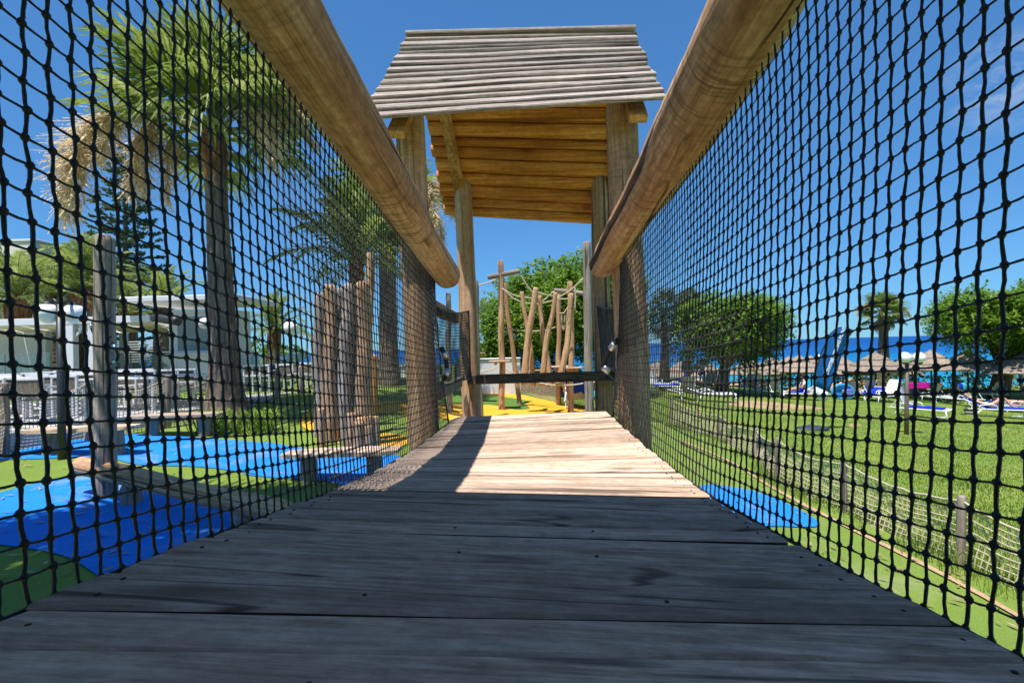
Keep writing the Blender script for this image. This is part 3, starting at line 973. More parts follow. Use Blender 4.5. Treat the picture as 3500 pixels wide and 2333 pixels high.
def pinnate(seed, L=2.4, n=30, wl=.40, arch=.9):
    r = random.Random(seed)
    mb = MB()
    def sp(t):
        return Vector((L * (t - .12 * t * t * t), .06 * sin(t * 2 + seed), arch * (.75 * t - 1.05 * t ** 2.3)))
    mb.tube([sp(i / 9) for i in range(10)], [.032 - .027 * i / 9 for i in range(10)], 4)
    for i in range(n):
        t = .10 + .9 * i / n
        p = sp(t); d = (sp(min(1, t + .02)) - sp(t - .02)).normalized()
        ll = wl * (sin(pi * (.12 + .80 * t)) ** .7) * r.uniform(.88, 1.1)
        for s in (-1, 1):
            side = Vector((0, s, 0))
            ang = lerp(1.05, .55, t)
            v = (d * cos(ang) + side * sin(ang) + Vector((0, 0, .10 + r.uniform(-.2, .14)))).normalized()
            w = .024
            wd_ = v.cross(Vector((0, 0, 1))).normalized() * w
            m1 = p + v * ll * .55; e = p + v * ll + Vector((0, 0, -.10 * ll / .4))
            mb.quad(p - wd_ * .4, p + wd_ * .4, m1 + wd_, m1 - wd_)
            mb.tri(m1 - wd_, m1 + wd_, e)
    return mb

def flower(seed, L=2.2, n=210, bush=.36):
    """hanging straw-coloured flower stalk of a fan palm, arching out along +X then down"""
    r = random.Random(seed)
    mb = MB()
    def sp(t):
        return Vector((L * (.62 * sin(t * 1.75)), .08 * sin(t * 3 + seed), L * (.55 * t - .98 * t ** 2.1)))
    mb.tube([sp(i / 14) for i in range(15)], [.018 - .013 * i / 14 for i in range(15)], 4)
    for k in range(n):
        t = r.uniform(.5, 1.0)
        p = sp(t)
        a = r.uniform(0, 2 * pi); rr = bush * (.35 + .65 * sin(pi * (t - .38) / .64)) * r.uniform(.2, 1)
        v = Vector((cos(a) * rr, sin(a) * rr, -r.uniform(.02, .32)))
        e = p + v
        w = Vector((sin(a), -cos(a), 0)) * .013
        mb.quad(p - w, p + w, e + w * .5, e - w * .5)
        for q in range(3):
            u = r.uniform(.4, 1)
            b = p + v * u
            f = b + Vector((r.uniform(-.06, .06), r.uniform(-.06, .06), r.uniform(-.09, .03)))
            mb.tri(b - w * .9, b + w * .9, f)
    return mb

FANS = [fan_leaf(s, pet=pt, droop=dr).mesh('frond', M_FAN) for s, pt, dr in ((1, .95, .25), (2, 1.1, .45), (3, .85, .65), (4, 1.0, .35))]
FANS_DRY = [fan_leaf(s, pet=.8, R=.8, droop=.9).mesh('dry_frond', M_DRY) for s in (11, 12)]
PINS = [pinnate(s, arch=ar).mesh('frond', M_PALM) for s, ar in ((1, 1.2), (2, 1.5), (3, 1.0), (4, 1.75))]
FLOW = [flower(s).mesh('flower_stalk', M_FLOWER) for s in (1, 2, 3)]

def palm_trunk(base, top, r0, r1, root, flare=1.6, fibre=.9, rings=60, mat=None):
    L = (top - base).length
    mb = MB(); n = 28
    for i in range(rings + 1):
        t = i / rings
        r = lerp(r0, r1, min(1, t * 1.4)) * (1 + (flare - 1) * math.exp(-t * L / .55))
        for k in range(n):
            a = 2 * pi * k / n
            q = r * (1 + .02 * noise.noise((cos(a) * 2, sin(a) * 2, t * L * 4)) + .022 * (i % 2) + .03 * noise.noise((cos(a), sin(a), t * L * 12)))
            mb.v.append((q * cos(a), q * sin(a), t * L))
    for i in range(rings):
        for k in range(n):
            a = i * n + k; b = i * n + (k + 1) % n
            mb.f.append((a, b, b + n, a + n))
    mb.f.append(tuple(rings * n + k for k in range(n)))
    mb.build('trunk', mat or M_TRUNK, root, zmat(base, top))
    # fibrous neck with old leaf bases
    d = (top - base).normalized()
    mb = MB()
    rr = random.Random(int(L * 100))
    for k in range(70):
        a = rr.uniform(0, 2 * pi); h = rr.uniform(-fibre, .1)
        o = Vector((cos(a), sin(a), 0))
        p = top + d * h + o * r1 * .8
        e = p + o * rr.uniform(.04, .13) + Vector((0, 0, rr.uniform(.12, .3)))
        w = Vector((-sin(a), cos(a), 0)) * rr.uniform(.03, .06)
        mb.quad(p - w, p + w, e + w * .4, e - w * .4)
    mb.tube([top - d * fibre, top - d * fibre * .5, top, top + d * .25], [r1 * 1.02, r1 * 1.18, r1 * 1.12, r1 * .5], 14)
    mb.build('fibre_neck', M_FIBRE, root, smooth=False)

def crown(root, top, meshes, n, scale, r, elev=(-55, 75), name='frond', tilt=.0):
    for k in range(n):
        az = k * 2.39996 + r.uniform(-.25, .25)
        u = (k + .5) / n
        el = RAD(lerp(elev[0], elev[1], u ** .8) + r.uniform(-8, 8))
        s = scale * r.uniform(.85, 1.12)
        M = Matrix.Translation(top + Vector((0, 0, .12 * u))) @ Matrix.Rotation(az, 4, 'Z') @ Matrix.Rotation(-el, 4, 'Y') @ Matrix.Rotation(r.uniform(-.5, .5), 4, 'X') @ Matrix.Scale(s, 4)
        link(name, meshes[k % len(meshes)], root, M)

def fan_palm(base, top, r0, r1, label, n=44, scale=1.6, nfl=8, fscale=1.3, seed=1, dry=8, group='fan palms', fl_az=None, flare=1.6, elo=-35):
    root = empty('fan_palm', base, label, 'palm', group)
    palm_trunk(base, top, r0, r1, root, flare=flare)
    r = random.Random(seed)
    crown(root, top, FANS, n, scale, r, (elo, 80))
    crown(root, top - Vector((0, 0, .15)), FANS_DRY, dry, scale * .85, r, (-78, -50), 'dry_frond')
    for k in range(nfl):
        az = fl_az[k] if fl_az and k < len(fl_az) else k * 2.4 + r.uniform(-.4, .4)
        M = Matrix.Translation(top) @ Matrix.Rotation(az, 4, 'Z') @ Matrix.Rotation(r.uniform(-.75, -.05), 4, 'Y') @ Matrix.Scale(fscale * r.uniform(.7, 1.2), 4)
        link('flower_stalk', FLOW[k % 3], root, M)
    return root

def date_palm(base, top, r0, r1, label, n=34, scale=1.0, seed=1, group='date palms', elev=(-35, 82), flare=1.25):
    root = empty('date_palm', base, label, 'palm', group)
    palm_trunk(base, top, r0, r1, root, flare=flare, fibre=.7, rings=40)
    crown(root, top, PINS, n, scale, random.Random(seed), elev)
    return root

def leafy_tree(name, base, label, blobs, n, leaf, trunk, mat=M_LEAF, seed=1, cat='tree', group=None, trunk_mat=None, spray=9):
    """blobs: list of (centre, radii); leaves gather in sprays on the blobs' outer shells and hang in tiers"""
    root = empty(name, base, label, cat, group)
    r = random.Random(seed)
    tm = MB()
    for pts, rad in trunk: tm.tube(pts, rad, 12)
    tm.build('trunk', trunk_mat or M_BARK, root, smooth=True)
    mb = MB()
    tot = sum(b[1][0] * b[1][2] for b in blobs)
    for (c, R) in blobs:
        m = int(n * R[0] * R[2] / tot)
        for _ in range(m):
            while True:
                d = Vector((r.gauss(0, 1), r.gauss(0, 1), r.gauss(0, 1)))
                if d.length > .1: break
            d.normalize()
            u = r.uniform(.35, 1.0) ** .45
            lump = 1 + .22 * noise.noise(d * 2.3 + c)
            p = c + Vector((d.x * R[0], d.y * R[1], d.z * R[2])) * u * lump
            # a spray of leaflets along a small twig
            out = (d + Vector((r.uniform(-.7, .7), r.uniform(-.7, .7), r.uniform(-.5, .25)))).normalized()
            ln = leaf * r.uniform(1.6, 3.2)
            for k in range(spray):
                t = k / spray
                q = p + out * ln * t + Vector((0, 0, -.35 * ln * t * t))
                a = Vector((r.uniform(-1, 1), r.uniform(-1, 1), r.uniform(-.7, .5))).normalized()
                sd = a.cross(Vector((r.uniform(-.4, .4), r.uniform(-.4, .4), 1))).normalized()
                w = leaf * .30 * r.uniform(.7, 1.2); l = leaf * r.uniform(.8, 1.3)
                mb.quad(q, q + a * l * .5 + sd * w, q + a * l, q + a * l * .5 - sd * w)
    mb.build('crown', mat, root)
    return root

# ---- the big fan palm beside the blue surface
pb = gp(776, 1440); Zb = depth(pb)
fan_palm(pb - Vector((0, 0, .05)), P(731, 470, Zb), .30, .215, 'tall fan palm with straw flower stalks beside the blue play surface', n=40, scale=1.3, nfl=11, fscale=1.75, seed=4, dry=0, elo=-14,
         fl_az=[pi * .95, pi * 1.06, pi * 1.14, pi * .85, pi * 1.1, -.2, pi * .9, pi * 1.02, .25, pi * 1.0, -.45], flare=2.0)
# ---- the fan palm farther along the mound
pb2 = gp(1330, 1312); Z2 = depth(pb2)
fan_palm(pb2, P(1322, 720, Z2), .33, .27, 'fan palm on the grass mound behind the upright log cluster', n=30, scale=1.2, nfl=12, fscale=1.4, seed=9, dry=3, flare=1.3, fl_az=[0, .3, -.3, .1, pi, 2.6, -.6, .5])
# ---- date palms
def dpalm(bx, by, Z, cx, cy, r0, r1, label, **kw):
    base = P(bx, by, Z); base.z = G(base.x, base.y) - .05
    return date_palm(base, P(cx, cy, Z), r0, r1, label, **kw)
dpalm(1222, 1370, 12.5, 1218, 905, .17, .15, 'date palm with long arching fronds rising behind the log cluster', n=30, scale=1.02, seed=3, elev=(-20, 85))
dpalm(930, 1300, 19, 938, 1140, .25, .22, 'short date palm beyond the terrace railing', n=28, scale=.8, seed=5, elev=(-15, 85))
dpalm(560, 1300, 22, 560, 1075, .42, .38, 'date palm with broad trunk behind the white kiosk', n=28, scale=1.1, seed=6, elev=(-30, 82))
dpalm(440, 1300, 24, 440, 1060, .40, .36, 'date palm behind the pergola next to the dark pine', n=22, scale=.9, seed=16, elev=(-30, 70))
dpalm(292, 1310, 20, 290, 1010, .42, .50, 'date palm with fat shaggy trunk top behind the globe lamp', n=30, scale=1.1, seed=7, elev=(15, 88))
dpalm(195, 1310, 21, 190, 1030, .38, .34, 'date palm with drooping fronds above the white pergola roof', n=28, scale=1.1, seed=8, elev=(-40, 75))
dpalm(60, 1310, 18, 62, 1030, .38, .34, 'date palm at the edge of the terrace under the white roof corner', n=30, scale=1.1, seed=10, elev=(-40, 75))
dpalm(1720, 1330, 30, 1655, 1110, .22, .2, 'small date palm seen beside the tower post in front of the sea', n=30, scale=.85, seed=12, elev=(-40, 80))
# a palm beyond the frame beside the near tower: its crown dapples the near ground
pn = Vector((-4.6, 1.6, G(-4.6, 1.6)))
fan_palm(pn, Vector((-4.5, 2.0, 6.9)), .33, .27, 'fan palm beside the near tower shading the ground by the log post', n=46, scale=1.35, nfl=3, seed=31)
# palms by the sea
def lawn_palm(bx, cx, cy, Z, r0, r1, label, **kw):
    base = P(bx, 1300, Z); base.z = G(base.x, base.y) - .05
    return fan_palm(base, P(cx, cy, Z), r0, r1, label, **kw)
lawn_palm(3018, 3020, 1075, 33, .42, .27, 'fan palm with skirt of dry fronds standing among the thatched parasols', n=40, scale=.85, nfl=6, fscale=.9, seed=14, dry=10, group='fan palms', flare=1.2)
def olive(bx, Z, cx, cy, rx, rz, label, seed, tw=.28):
    base = P(bx, 1300, Z); base.z = G(base.x, base.y) - .05
    c = P(cx, cy, Z)
    bl = [(c, (rx, rx, rz)), (c + Vector((rx * .35, .2, rz * .45)), (rx * .6, rx * .6, rz * .5)), (c + Vector((-rx * .4, 0, -rz * .3)), (rx * .6, rx * .6, rz * .5))]
    leafy_tree('tamarisk_tree', base, label, bl, 1100, .10, [([base, base.lerp(c, .5) + Vector((.1, 0, 0)), c], [tw, tw * .8, tw * .4])], M_LEAF2, seed)
olive(2268, 27, 2268, 1072, .8, 1.5, 'wispy grey-green tree standing nearest to the tower post on the lawn', 3)
olive(2346, 31, 2352, 1040, .75, 1.0, 'wispy grey-green tree between the tower post and the round lawn tree', 4, .2)
# ---- round tree on the lawn
def round_tree(bx, by, cx, cy, rx, rz, label, seed, n=2300, Z=None, th=.22, leaf=.15, extra=()):
    base = gp(bx, by) if Z is None else P(bx, by, Z)
    if Z is not None: base.z = G(base.x, base.y) - .05
    Zt = depth(base)
    c = P(cx, cy, Zt)
    r = random.Random(seed)
    bl = []
    for k in range(11):
        a = k * 2.4
        e = r.uniform(-.35, .8)
        d = Vector((cos(a) * cos(e), sin(a) * cos(e), sin(e)))
        s = r.uniform(.42, .62)
        bl.append((c + Vector((d.x * rx * .62, d.y * rx * .62, d.z * rz * .62)), (rx * s, rx * s, rz * s)))
    bl += [(P(ex, ey, Zt), (er, er, er * .8)) for ex, ey, er in extra]
    fork = base.lerp(c, .42)
    tr = [([base, base.lerp(fork, .5), fork], [th, th * .85, th * .8])]
    for k in range(5):
        a = k * 2 * pi / 5 + .4
        tr.append(([fork, fork.lerp(c, .5) + Vector((cos(a) * rx * .22, sin(a) * rx * .22, 0)), c + Vector((cos(a) * rx * .55, sin(a) * rx * .55, rz * .1))], [th * .6, th * .4, th * .1]))
    return leafy_tree('round_tree', base, label, bl, n, leaf, tr, M_LEAF, seed, group='leafy trees')
round_tree(2463, 1340, 2500, 1140, 2.7, 2.3, 'round leafy tree with forked trunk standing on the sunny lawn', 5, 4200, th=.36, leaf=.19)
round_tree(3410, 1362, 3465, 1105, 3.5, 2.6, 'large leafy tree behind the thatched parasols at the edge of the lawn', 6, 5200, th=.5, leaf=.2)
round_tree(1930, 1330, 1925, 1070, 3.3, 2.9, 'large leafy tree behind the climbing poles', 7, 7500, Z=22, th=.3, leaf=.18, extra=((1760, 1160, 1.5), (1850, 960, 1.2), (2020, 960, 1.3), (1700, 1200, 1.1), (1800, 1250, 1.4), (2000, 1230, 1.7)))
round_tree(1655, 1310, 1662, 1215, 1.1, .9, 'small bright green tree beside the tower post', 8, 1800, Z=26, th=.12)
# ---- Norfolk pine
def pine(base, top, rmax, label, seed=1):
    root = empty('norfolk_pine', base, label, 'tree')
    L = (top - base).length
    MB().tube([base, base.lerp(top, .5), top], [.22, .14, .03], 10).build('trunk', M_BARK, root, smooth=True)
    r = random.Random(seed)
    mb = MB()
    tiers = 17
    for i in range(tiers):
        t = .16 + .83 * i / (tiers - 1)
        c = base.lerp(top, t)
        R = rmax * (1 - t) ** .62 * (1.0 if t > .2 else .8) + .12
        for k in range(6):
            a = k * pi / 3 + i * .55 + r.uniform(-.15, .15)
            d = Vector((cos(a), sin(a), 0))
            Rk = R * r.uniform(.8, 1.1)
            br = [c + d * Rk * u + Vector((0, 0, -.10 * Rk * u + .22 * Rk * u * u)) for u in (0, .35, .7, 1)]
            mb.tube(br, [.03, .02, .013, .006], 4)
            for j in range(int(16 * Rk / rmax) + 7):
                u = r.uniform(.15, 1)
                p = c + d * Rk * u + Vector((0, 0, -.10 * Rk * u + .22 * Rk * u * u))
                sd = Vector((-d.y, d.x, 0)) * (1 if j % 2 else -1)
                e = p + sd * Rk * .30 * (1.1 - u * .6) * r.uniform(.6, 1.1) + d * Rk * .16 + Vector((0, 0, r.uniform(-.02, .12)))
                for q in range(5):
                    f = p.lerp(e, .15 + .85 * q / 5)
                    w = Vector((r.uniform(-1, 1), r.uniform(-1, 1), r.uniform(-.6, 1))).normalized() * .15
                    x = (e - p).normalized() * .13
                    mb.quad(f - w * .35, f + x - w * .2, f + x + w, f + w * .6)
    mb.build('crown', M_NEEDLE, root)
base = P(432, 1300, 26); base.z = G(base.x, base.y)
pine(base, P(428, 505, 26), 2.7, 'dark tiered Norfolk pine rising behind the pergola')
# ---- bushes
def bush(name, c, R, label, mat, n=260, leaf=.09, seed=1, group=None):
    root = empty(name, Vector((c.x, c.y, G(c.x, c.y))), label, 'bush', group)
    r = random.Random(seed)
    st = MB()
    for k in range(6):
        a = k * 1.05
        st.tube([Vector((c.x, c.y, G(c.x, c.y) - .05)), c + Vector((cos(a) * R[0] * .5, sin(a) * R[1] * .5, 0))], [.02, .008], 5)
    st.build('stem', M_BARK, root)
    mb = MB()
    for _ in range(n):
        d = Vector((r.gauss(0, 1), r.gauss(0, 1), r.gauss(0, 1))).normalized()
        u = r.uniform(.3, 1) ** .5 * (1 + .3 * noise.noise(d * 2 + c))
        p = c + Vector((d.x * R[0], d.y * R[1], d.z * R[2])) * u
        for k in range(5):
            a = (d + Vector((r.uniform(-.8, .8), r.uniform(-.8, .8), r.uniform(-.2, .9)))).normalized()
            sd = a.cross(Vector((r.uniform(-1, 1), r.uniform(-1, 1), .3))).normalized()
            l = leaf * r.uniform(.8, 1.5); w = leaf * .22
            mb.quad(p, p + a * l * .5 + sd * w, p + a * l, p + a * l * .5 - sd * w)
    mb.build('foliage', mat, root)
def bush_at(x, y, Z, R, label, mat=M_BUSH, **kw):
    c = P(x, y, Z)
    kw.setdefault('n', int(170 * max(R)))
    bush(kw.pop('name', 'bush'), c, R, label, mat, **kw)
hedge = [(2560, 'left of the feather flag, beside the round tree'), (2610, 'left of the feather flag, second from the round tree'), (2660, 'left of the feather flag, third from the round tree'), (2715, 'just left of the feather flag'),
         (2900, 'right of the feather flag'), (2955, 'left of the parasol palm trunk'), (3075, 'behind the globe lamp on the lawn'), (3155, 'right of the globe lamp on the lawn'), (3240, 'under the middle thatched parasol'), (3310, 'beside the trunk of the large tree'), (3375, 'left of the large tree trunk'), (3445, 'right of the large tree trunk')]
for i, (x, where) in enumerate(hedge):
    y = 1292 + (i % 3) * 5 + (10 if x > 3050 else 0)
    bush_at(x, y, 30.5 + (i % 2), (.85, .6, .62), 'pale green oleander bush ' + where, seed=i + 3, leaf=.16, group='oleander bushes by the shore', name='oleander_bush')
bush_at(30, 1072, 21.5, (1.9, .8, .85), 'orange flowering bush beside the globe lamp on the terrace', M_ORANGE, seed=40, n=420, leaf=.1, name='flowering_bush')
bush_at(122, 1082, 21.5, (1.0, .6, .55), 'orange flowering bush half hidden by the globe lamp', M_ORANGE, seed=41, n=260, leaf=.1, name='flowering_bush')
for i, (x, y, Z, w, lab) in enumerate([(620, 1215, 26, 'a', 'green hedge bush behind the glass railing beside the kiosk'), (490, 1228, 26, 'b', 'green hedge bush behind the glass railing beside the log post'), (235, 1235, 26, 'c', 'green hedge bush under the white pergola'), (970, 1215, 30, 'd', 'green hedge bush behind the short date palm'), (880, 1205, 27, 'e', 'green hedge bush right of the white kiosk')]):
    bush_at(x, y, Z, (1.5, .8, .7), lab, M_LEAF, seed=60 + i, n=330, leaf=.16, name='hedge_bush')
# spider plant clump at the palm's foot
c = gp(800, 1475)
mb = MB(); r = random.Random(4)
for k in range(230):
    a = r.uniform(0, 2 * pi); L = r.uniform(.35, .75)
    p = c + Vector((r.uniform(-.75, .75), r.uniform(-.25, .25), 0))
    d = Vector((cos(a), sin(a) * .8, 0)); w = Vector((-sin(a), cos(a), 0)) * .012
    m1 = p + d * L * .35 + Vector((0, 0, L * .62)); e = p + d * L * .85 + Vector((0, 0, L * .45))
    mb.quad(p - w, p + w, m1 + w, m1 - w); mb.tri(m1 - w, m1 + w, e)
o = mb.build('spider_plant', leafmat('strap_leaf', (.10, .17, .015), (.20, .30, .03), (.34, .42, .08), .3, 2))
tag(o, 'clump of bright green strap leaves at the foot of the tall palm', 'plant')
# ------------------------------------------------------------------ climbing course behind the tower
CG = 'logs of the climbing course'
def on_ground(x, y, Z, sink=.1):
    q = P(x, y, Z); q.z = G(q.x, q.y) - sink
    return q
def bent_log(name, pts, r0, r1, mat, parent=None, n=14):
    """a natural crooked log through a few points"""
    out = []
    for i in range(len(pts) - 1):
        for k in range(8):
            t = k / 8
            p0 = pts[max(0, i - 1)]; p1 = pts[i]; p2 = pts[i + 1]; p3 = pts[min(len(pts) - 1, i + 2)]
            out.append(.5 * ((2 * p1) + (p2 - p0) * t + (2 * p0 - 5 * p1 + 4 * p2 - p3) * t * t + (3 * p1 - p0 - 3 * p2 + p3) * t ** 3))
    out.append(pts[-1])
    a, b = out[0], out[-1]
    M = zmat(a, b); Mi = M.inverted()
    loc = [Mi @ p for p in out]
    rad = [lerp(r0, r1, i / (len(loc) - 1)) * (1 + .07 * noise.noise((i * .5, r0 * 90, a.x))) for i in range(len(loc))]
    rad[0] *= .9; rad[-1] *= .85
    return MB().tube(loc, rad, n).build(name, mat, parent, M, smooth=True)
def upright(top, bot, Z, dia, label, mat=M_POST, cut=False, name='climbing_pole'):
    t_ = P(*z6(*top), Z); b_ = P(*z6(*bot), Z)
    g = G(b_.x, b_.y)
    d = (t_ - b_).normalized()
    b_ = b_ + d * ((g - .12 - b_.z) / d.z)
    o = log(name, b_, t_, dia * .52, dia * .46, mat, rings=24, n=14, bump=.05, wob=.05, rnd=.8)
    tag(o, label, 'pole', CG)
    return t_, b_
def step_plate(c, w, label):
    root = empty('step_platform', c, label, 'platform', 'small step platforms')
    for i in range(3):
        y = -w / 2 + i * w / 3
        MB().cbox((-w / 2, y, 0), (w / 2, y + w / 3 - .008, .035), .004, Matrix.Translation(c)).build('plank', M_DECK, root)
    for s in (-1, 1):
        MB().cbox((s * .11 - .03, -w * .42, -.09), (s * .11 + .03, w * .42, -.002), .004, Matrix.Translation(c)).build('bracket', M_CUT, root)
upright((508, 215), (520, 1480), 14, .175, 'tallest climbing pole, crossed by a short log near its top')
a, b = P(*z6(405, 358), 14.12), P(*z6(668, 302), 13.85)
tag(log('cross_log', a, b, .075, .07, M_GREYPOST, rings=8, n=12), 'short log crossing the tallest climbing pole', 'log', CG)
step_plate(P(*z6(500, 1050), 14), .60, 'step platform around the tallest climbing pole')
upright((540, 405), (655, 1330), 15.2, .15, 'climbing pole leaning behind the tallest pole')
upright((990, 495), (985, 1395), 15.9, .165, 'straight climbing pole rising from the yellow surface')
upright((1088, 390), (1085, 1460), 14, .175, 'climbing pole carrying a long cross log')
a, b = P(*z6(948, 462), 14.15), P(*z6(1198, 490), 14.15)
tag(log('cross_log', a, b, .07, .065, M_GREYPOST, rings=8, n=12), 'long log lying across the climbing poles near the tree', 'log', CG)
step_plate(P(*z6(992, 1095), 15.7), .62, 'step platform on the straight climbing pole above the rail')
step_plate(P(*z6(1098, 1105), 13.9), .62, 'step platform on the pole that carries the long cross log')
upright((1225, 60), (1240, 1460), 10, .185, 'grey climbing pole nearest to the tower on the lawn side', M_GREYPOST)
upright((290, 380), (330, 1300), 12, .17, 'climbing pole partly hidden by the tower post on the palm side', M_GREYPOST)
upright((75, 478), (90, 1230), 13, .15, 'slim climbing pole seen left of the tower post', M_GREYPOST)
step_plate(P(*z6(318, 985), 16), .5, 'step platform peeping out beside the tower post')
# crooked hanging logs: each hangs on ropes above the ground
def hanging(pix, Z, r0, r1, label):
    o = bent_log('hanging_log', [P(*z6(*p), Z) for p in pix], r0, r1, M_POST)
    tag(o, label, 'log', 'crooked hanging logs')
hanging([(702, 1238), (722, 1000), (748, 780), (775, 620), (802, 440)], 13.2, .10, .078, 'crooked hanging log leaning right, second from the tallest pole')
hanging([(778, 1250), (762, 1030), (735, 800), (705, 640), (684, 474)], 13.5, .085, .055, 'crooked hanging log crossing behind the second one, tilted left')
hanging([(848, 1250), (872, 1030), (892, 850), (938, 660), (962, 480)], 13.2, .09, .06, 'crooked hanging log leaning right in the middle of the course')
hanging([(925, 1245), (895, 1040), (868, 880), (845, 690), (834, 508)], 13.6, .09, .062, 'crooked hanging log leaning left in the middle of the course')
hanging([(985, 1240), (1030, 1050), (1062, 880), (1075, 680), (1092, 488)], 13.0, .095, .068, 'crooked hanging log leaning right beside the cross log')
ROPES = [([(312, 425), (390, 405), (472, 374)], 13, 'thin rope from the hidden pole to the tallest climbing pole'),
         ([(522, 445), (610, 530), (700, 568), (815, 578), (930, 552), (1080, 470), (1190, 365)], 13.9, 'long sagging rope from the tallest pole to the grey pole'),
         ([(545, 462), (610, 500), (682, 520), (775, 528)], 14.4, 'rope from the leaning pole to the crooked logs'),
         ([(662, 318), (700, 380), (740, 445), (776, 480)], 13.9, 'rope hanging from the short cross log'),
         ([(820, 480), (880, 500), (948, 512)], 13.4, 'short rope between the crooked logs'),
         ([(852, 556), (900, 515), (952, 470)], 13.4, 'rope climbing to the long cross log'),
         ([(968, 532), (1030, 536), (1084, 530)], 13.5, 'rope between the straight pole and the crooked log'),
         ([(545, 770), (660, 795), (800, 800), (900, 790), (962, 765)], 14.5, 'low rope strung behind the crooked logs'),
         ([(805, 1220), (900, 1240), (1010, 1246), (1110, 1242), (1192, 1230)], 13.0, 'foot rope below the crooked logs'),
         ([(548, 1110), (600, 1138), (655, 1162), (760, 1225)], 13.6, 'foot rope tied to the tallest pole'),
         ([(325, 1140), (400, 1125), (475, 1105)], 13.6, 'foot rope running from the tallest pole behind the tower post'),
         ([(1122, 440), (1126, 520), (1122, 620)], 13.9, 'rope end hanging straight down from the pole'),
         ([(995, 650), (1030, 652), (1065, 600)], 14.2, 'rope loop beside the straight climbing pole'),
         ([(1010, 650), (1015, 720), (1022, 790)], 14.3, 'rope ladder strand left of the leaning log'),
         ([(1040, 630), (1038, 720), (1030, 795)], 14.3, 'rope ladder strand next to the leaning log'),
         ([(700, 1130), (800, 1122), (940, 1118)], 15.5, 'rope behind the crooked logs at step height')]
for pts, Z, lab in ROPES:
    q = [P(*z6(*p), Z) for p in pts]
    out = []
    for i in range(len(q) - 1):
        for k in range(5): out.append(q[i].lerp(q[i + 1], k / 5))
    out.append(q[-1])
    sm = [out[0]] + [(out[i - 1] + out[i] * 2 + out[i + 1]) / 4 for i in range(1, len(out) - 1)] + [out[-1]]
    tag(MB().tube(sm, .021, 6).build('climbing_rope', M_BEIGEROPE, smooth=True), lab, 'rope', 'ropes of the climbing course')

# ------------------------------------------------------------------ play logs and benches on the palm side
b_ = gp(362, 1698); Zp = depth(b_)
tall = empty('log_post', b_, 'tall grey log post with dark bolts standing on the blue surface', 'post')
log('shaft', b_ - Vector((0, 0, .1)), P(356, 803, Zp), .112, .10, M_GREYPOST, tall, rings=40, n=20, bump=.06, wob=.05, rnd=.9)
for x, y in ((374, 1083), (376, 1150), (400, 1240), (399, 1256)):
    MB().ball(P(x, y, Zp - .115), .02, 10, 6, (1, .5, 1)).build('bolt', M_DARKMETAL, tall, smooth=True)
rope_link([P(385, 1172, Zp - .1), P(398, 1196, Zp - .14), P(404, 1215, Zp - .14), P(398, 1234, Zp - .12), P(380, 1241, Zp - .1)], 'short black rope with steel sleeves on the tall log post')
rope_link([P(318, 1100, Zp + .15), P(312, 1120, Zp + .18), P(325, 1148, Zp + .15), P(334, 1160, Zp + .12)], 'short dark rope behind the tall log post')
# the balance log
a = P(268, 1590, 5.7); b = P(985, 1745, 4.4)
tag(log('balance_log', a, b, .108, .10, M_POST, rings=34, n=22, bump=.06, wob=.03, rnd=.8), 'long balance log lying in front of the tall log post', 'log')
mid = a.lerp(b, .25); 
for t_ in (.3, .82):
    q = a.lerp(b, t_)
    tag(log('log_stump', (q.x, q.y, G(q.x, q.y) - .1), (q.x, q.y, q.z - .08), .10, .10, M_GREYPOST, rings=6, n=14), 'short log stump carrying the ' + ('high' if t_ < .5 else 'low') + ' end of the balance log', 'stump')
def bench(tl, tr, legs, Z, label, d=.42, th=.05):
    """a thick plank on round log legs, outline given by the ends of its top"""
    A, B = P(*tl, Z), P(*tr, Z)
    root = empty('plank_bench', A.lerp(B, .5) - Vector((0, 0, .5)), label, 'bench', 'plank benches on log legs')
    ax = (B - A).normalized(); up = Vector((0, 0, 1)); sd = up.cross(ax).normalized()
    r = random.Random(int(tl[0]))
    for k in range(2):
        off = sd * (d / 2 * (k - .5))
        mb = MB(); nn = 12
        for i in range(nn + 1):
            t = i / nn
            c = A.lerp(B, t) + off
            w = d / 4 - .004
            tap = min(1, (.35 + 3.5 * min(t, 1 - t)))
            wa = w * tap if k == 0 else w
            wb = w * tap if k == 1 else w
            for (s, h) in ((-wa, -th), (-wa, 0), (wb, 0), (wb, -th)):
                q = c + sd * s + up * (h + .004 * noise.noise((t * 4, k, Z)))
                mb.v.append(tuple(q))
        for i in range(nn):
            for j in range(4):
                p = i * 4 + j; q = i * 4 + (j + 1) % 4
                mb.f.append((p, q, q + 4, p + 4))
        mb.f.append((0, 1, 2, 3)); mb.f.append((nn * 4 + 3, nn * 4 + 2, nn * 4 + 1, nn * 4))
        bmesh_fix(mb).build('plank', M_DECK, root)
    for u in legs:
        c = A.lerp(B, u); 
        log('leg', (c.x, c.y, G(c.x, c.y) - .08), (c.x, c.y, c.z - th), .115, .10, M_GREYPOST, root, rings=8, n=16, rnd=.1)
def bmesh_fix(mb):
    return mb
bench((92, 1466), (462, 1452), (.22, .83), 7.7, 'plank bench behind the tall log post, near the rope fence')
bench((455, 1418), (760, 1408), (.22, .80), 9.3, 'plank bench at the foot of the tall palm, farthest from the bridge')
bench((975, 1545), (1365, 1530), (.2, .78), 6.3, 'plank bench on the blue surface closest to the bridge')
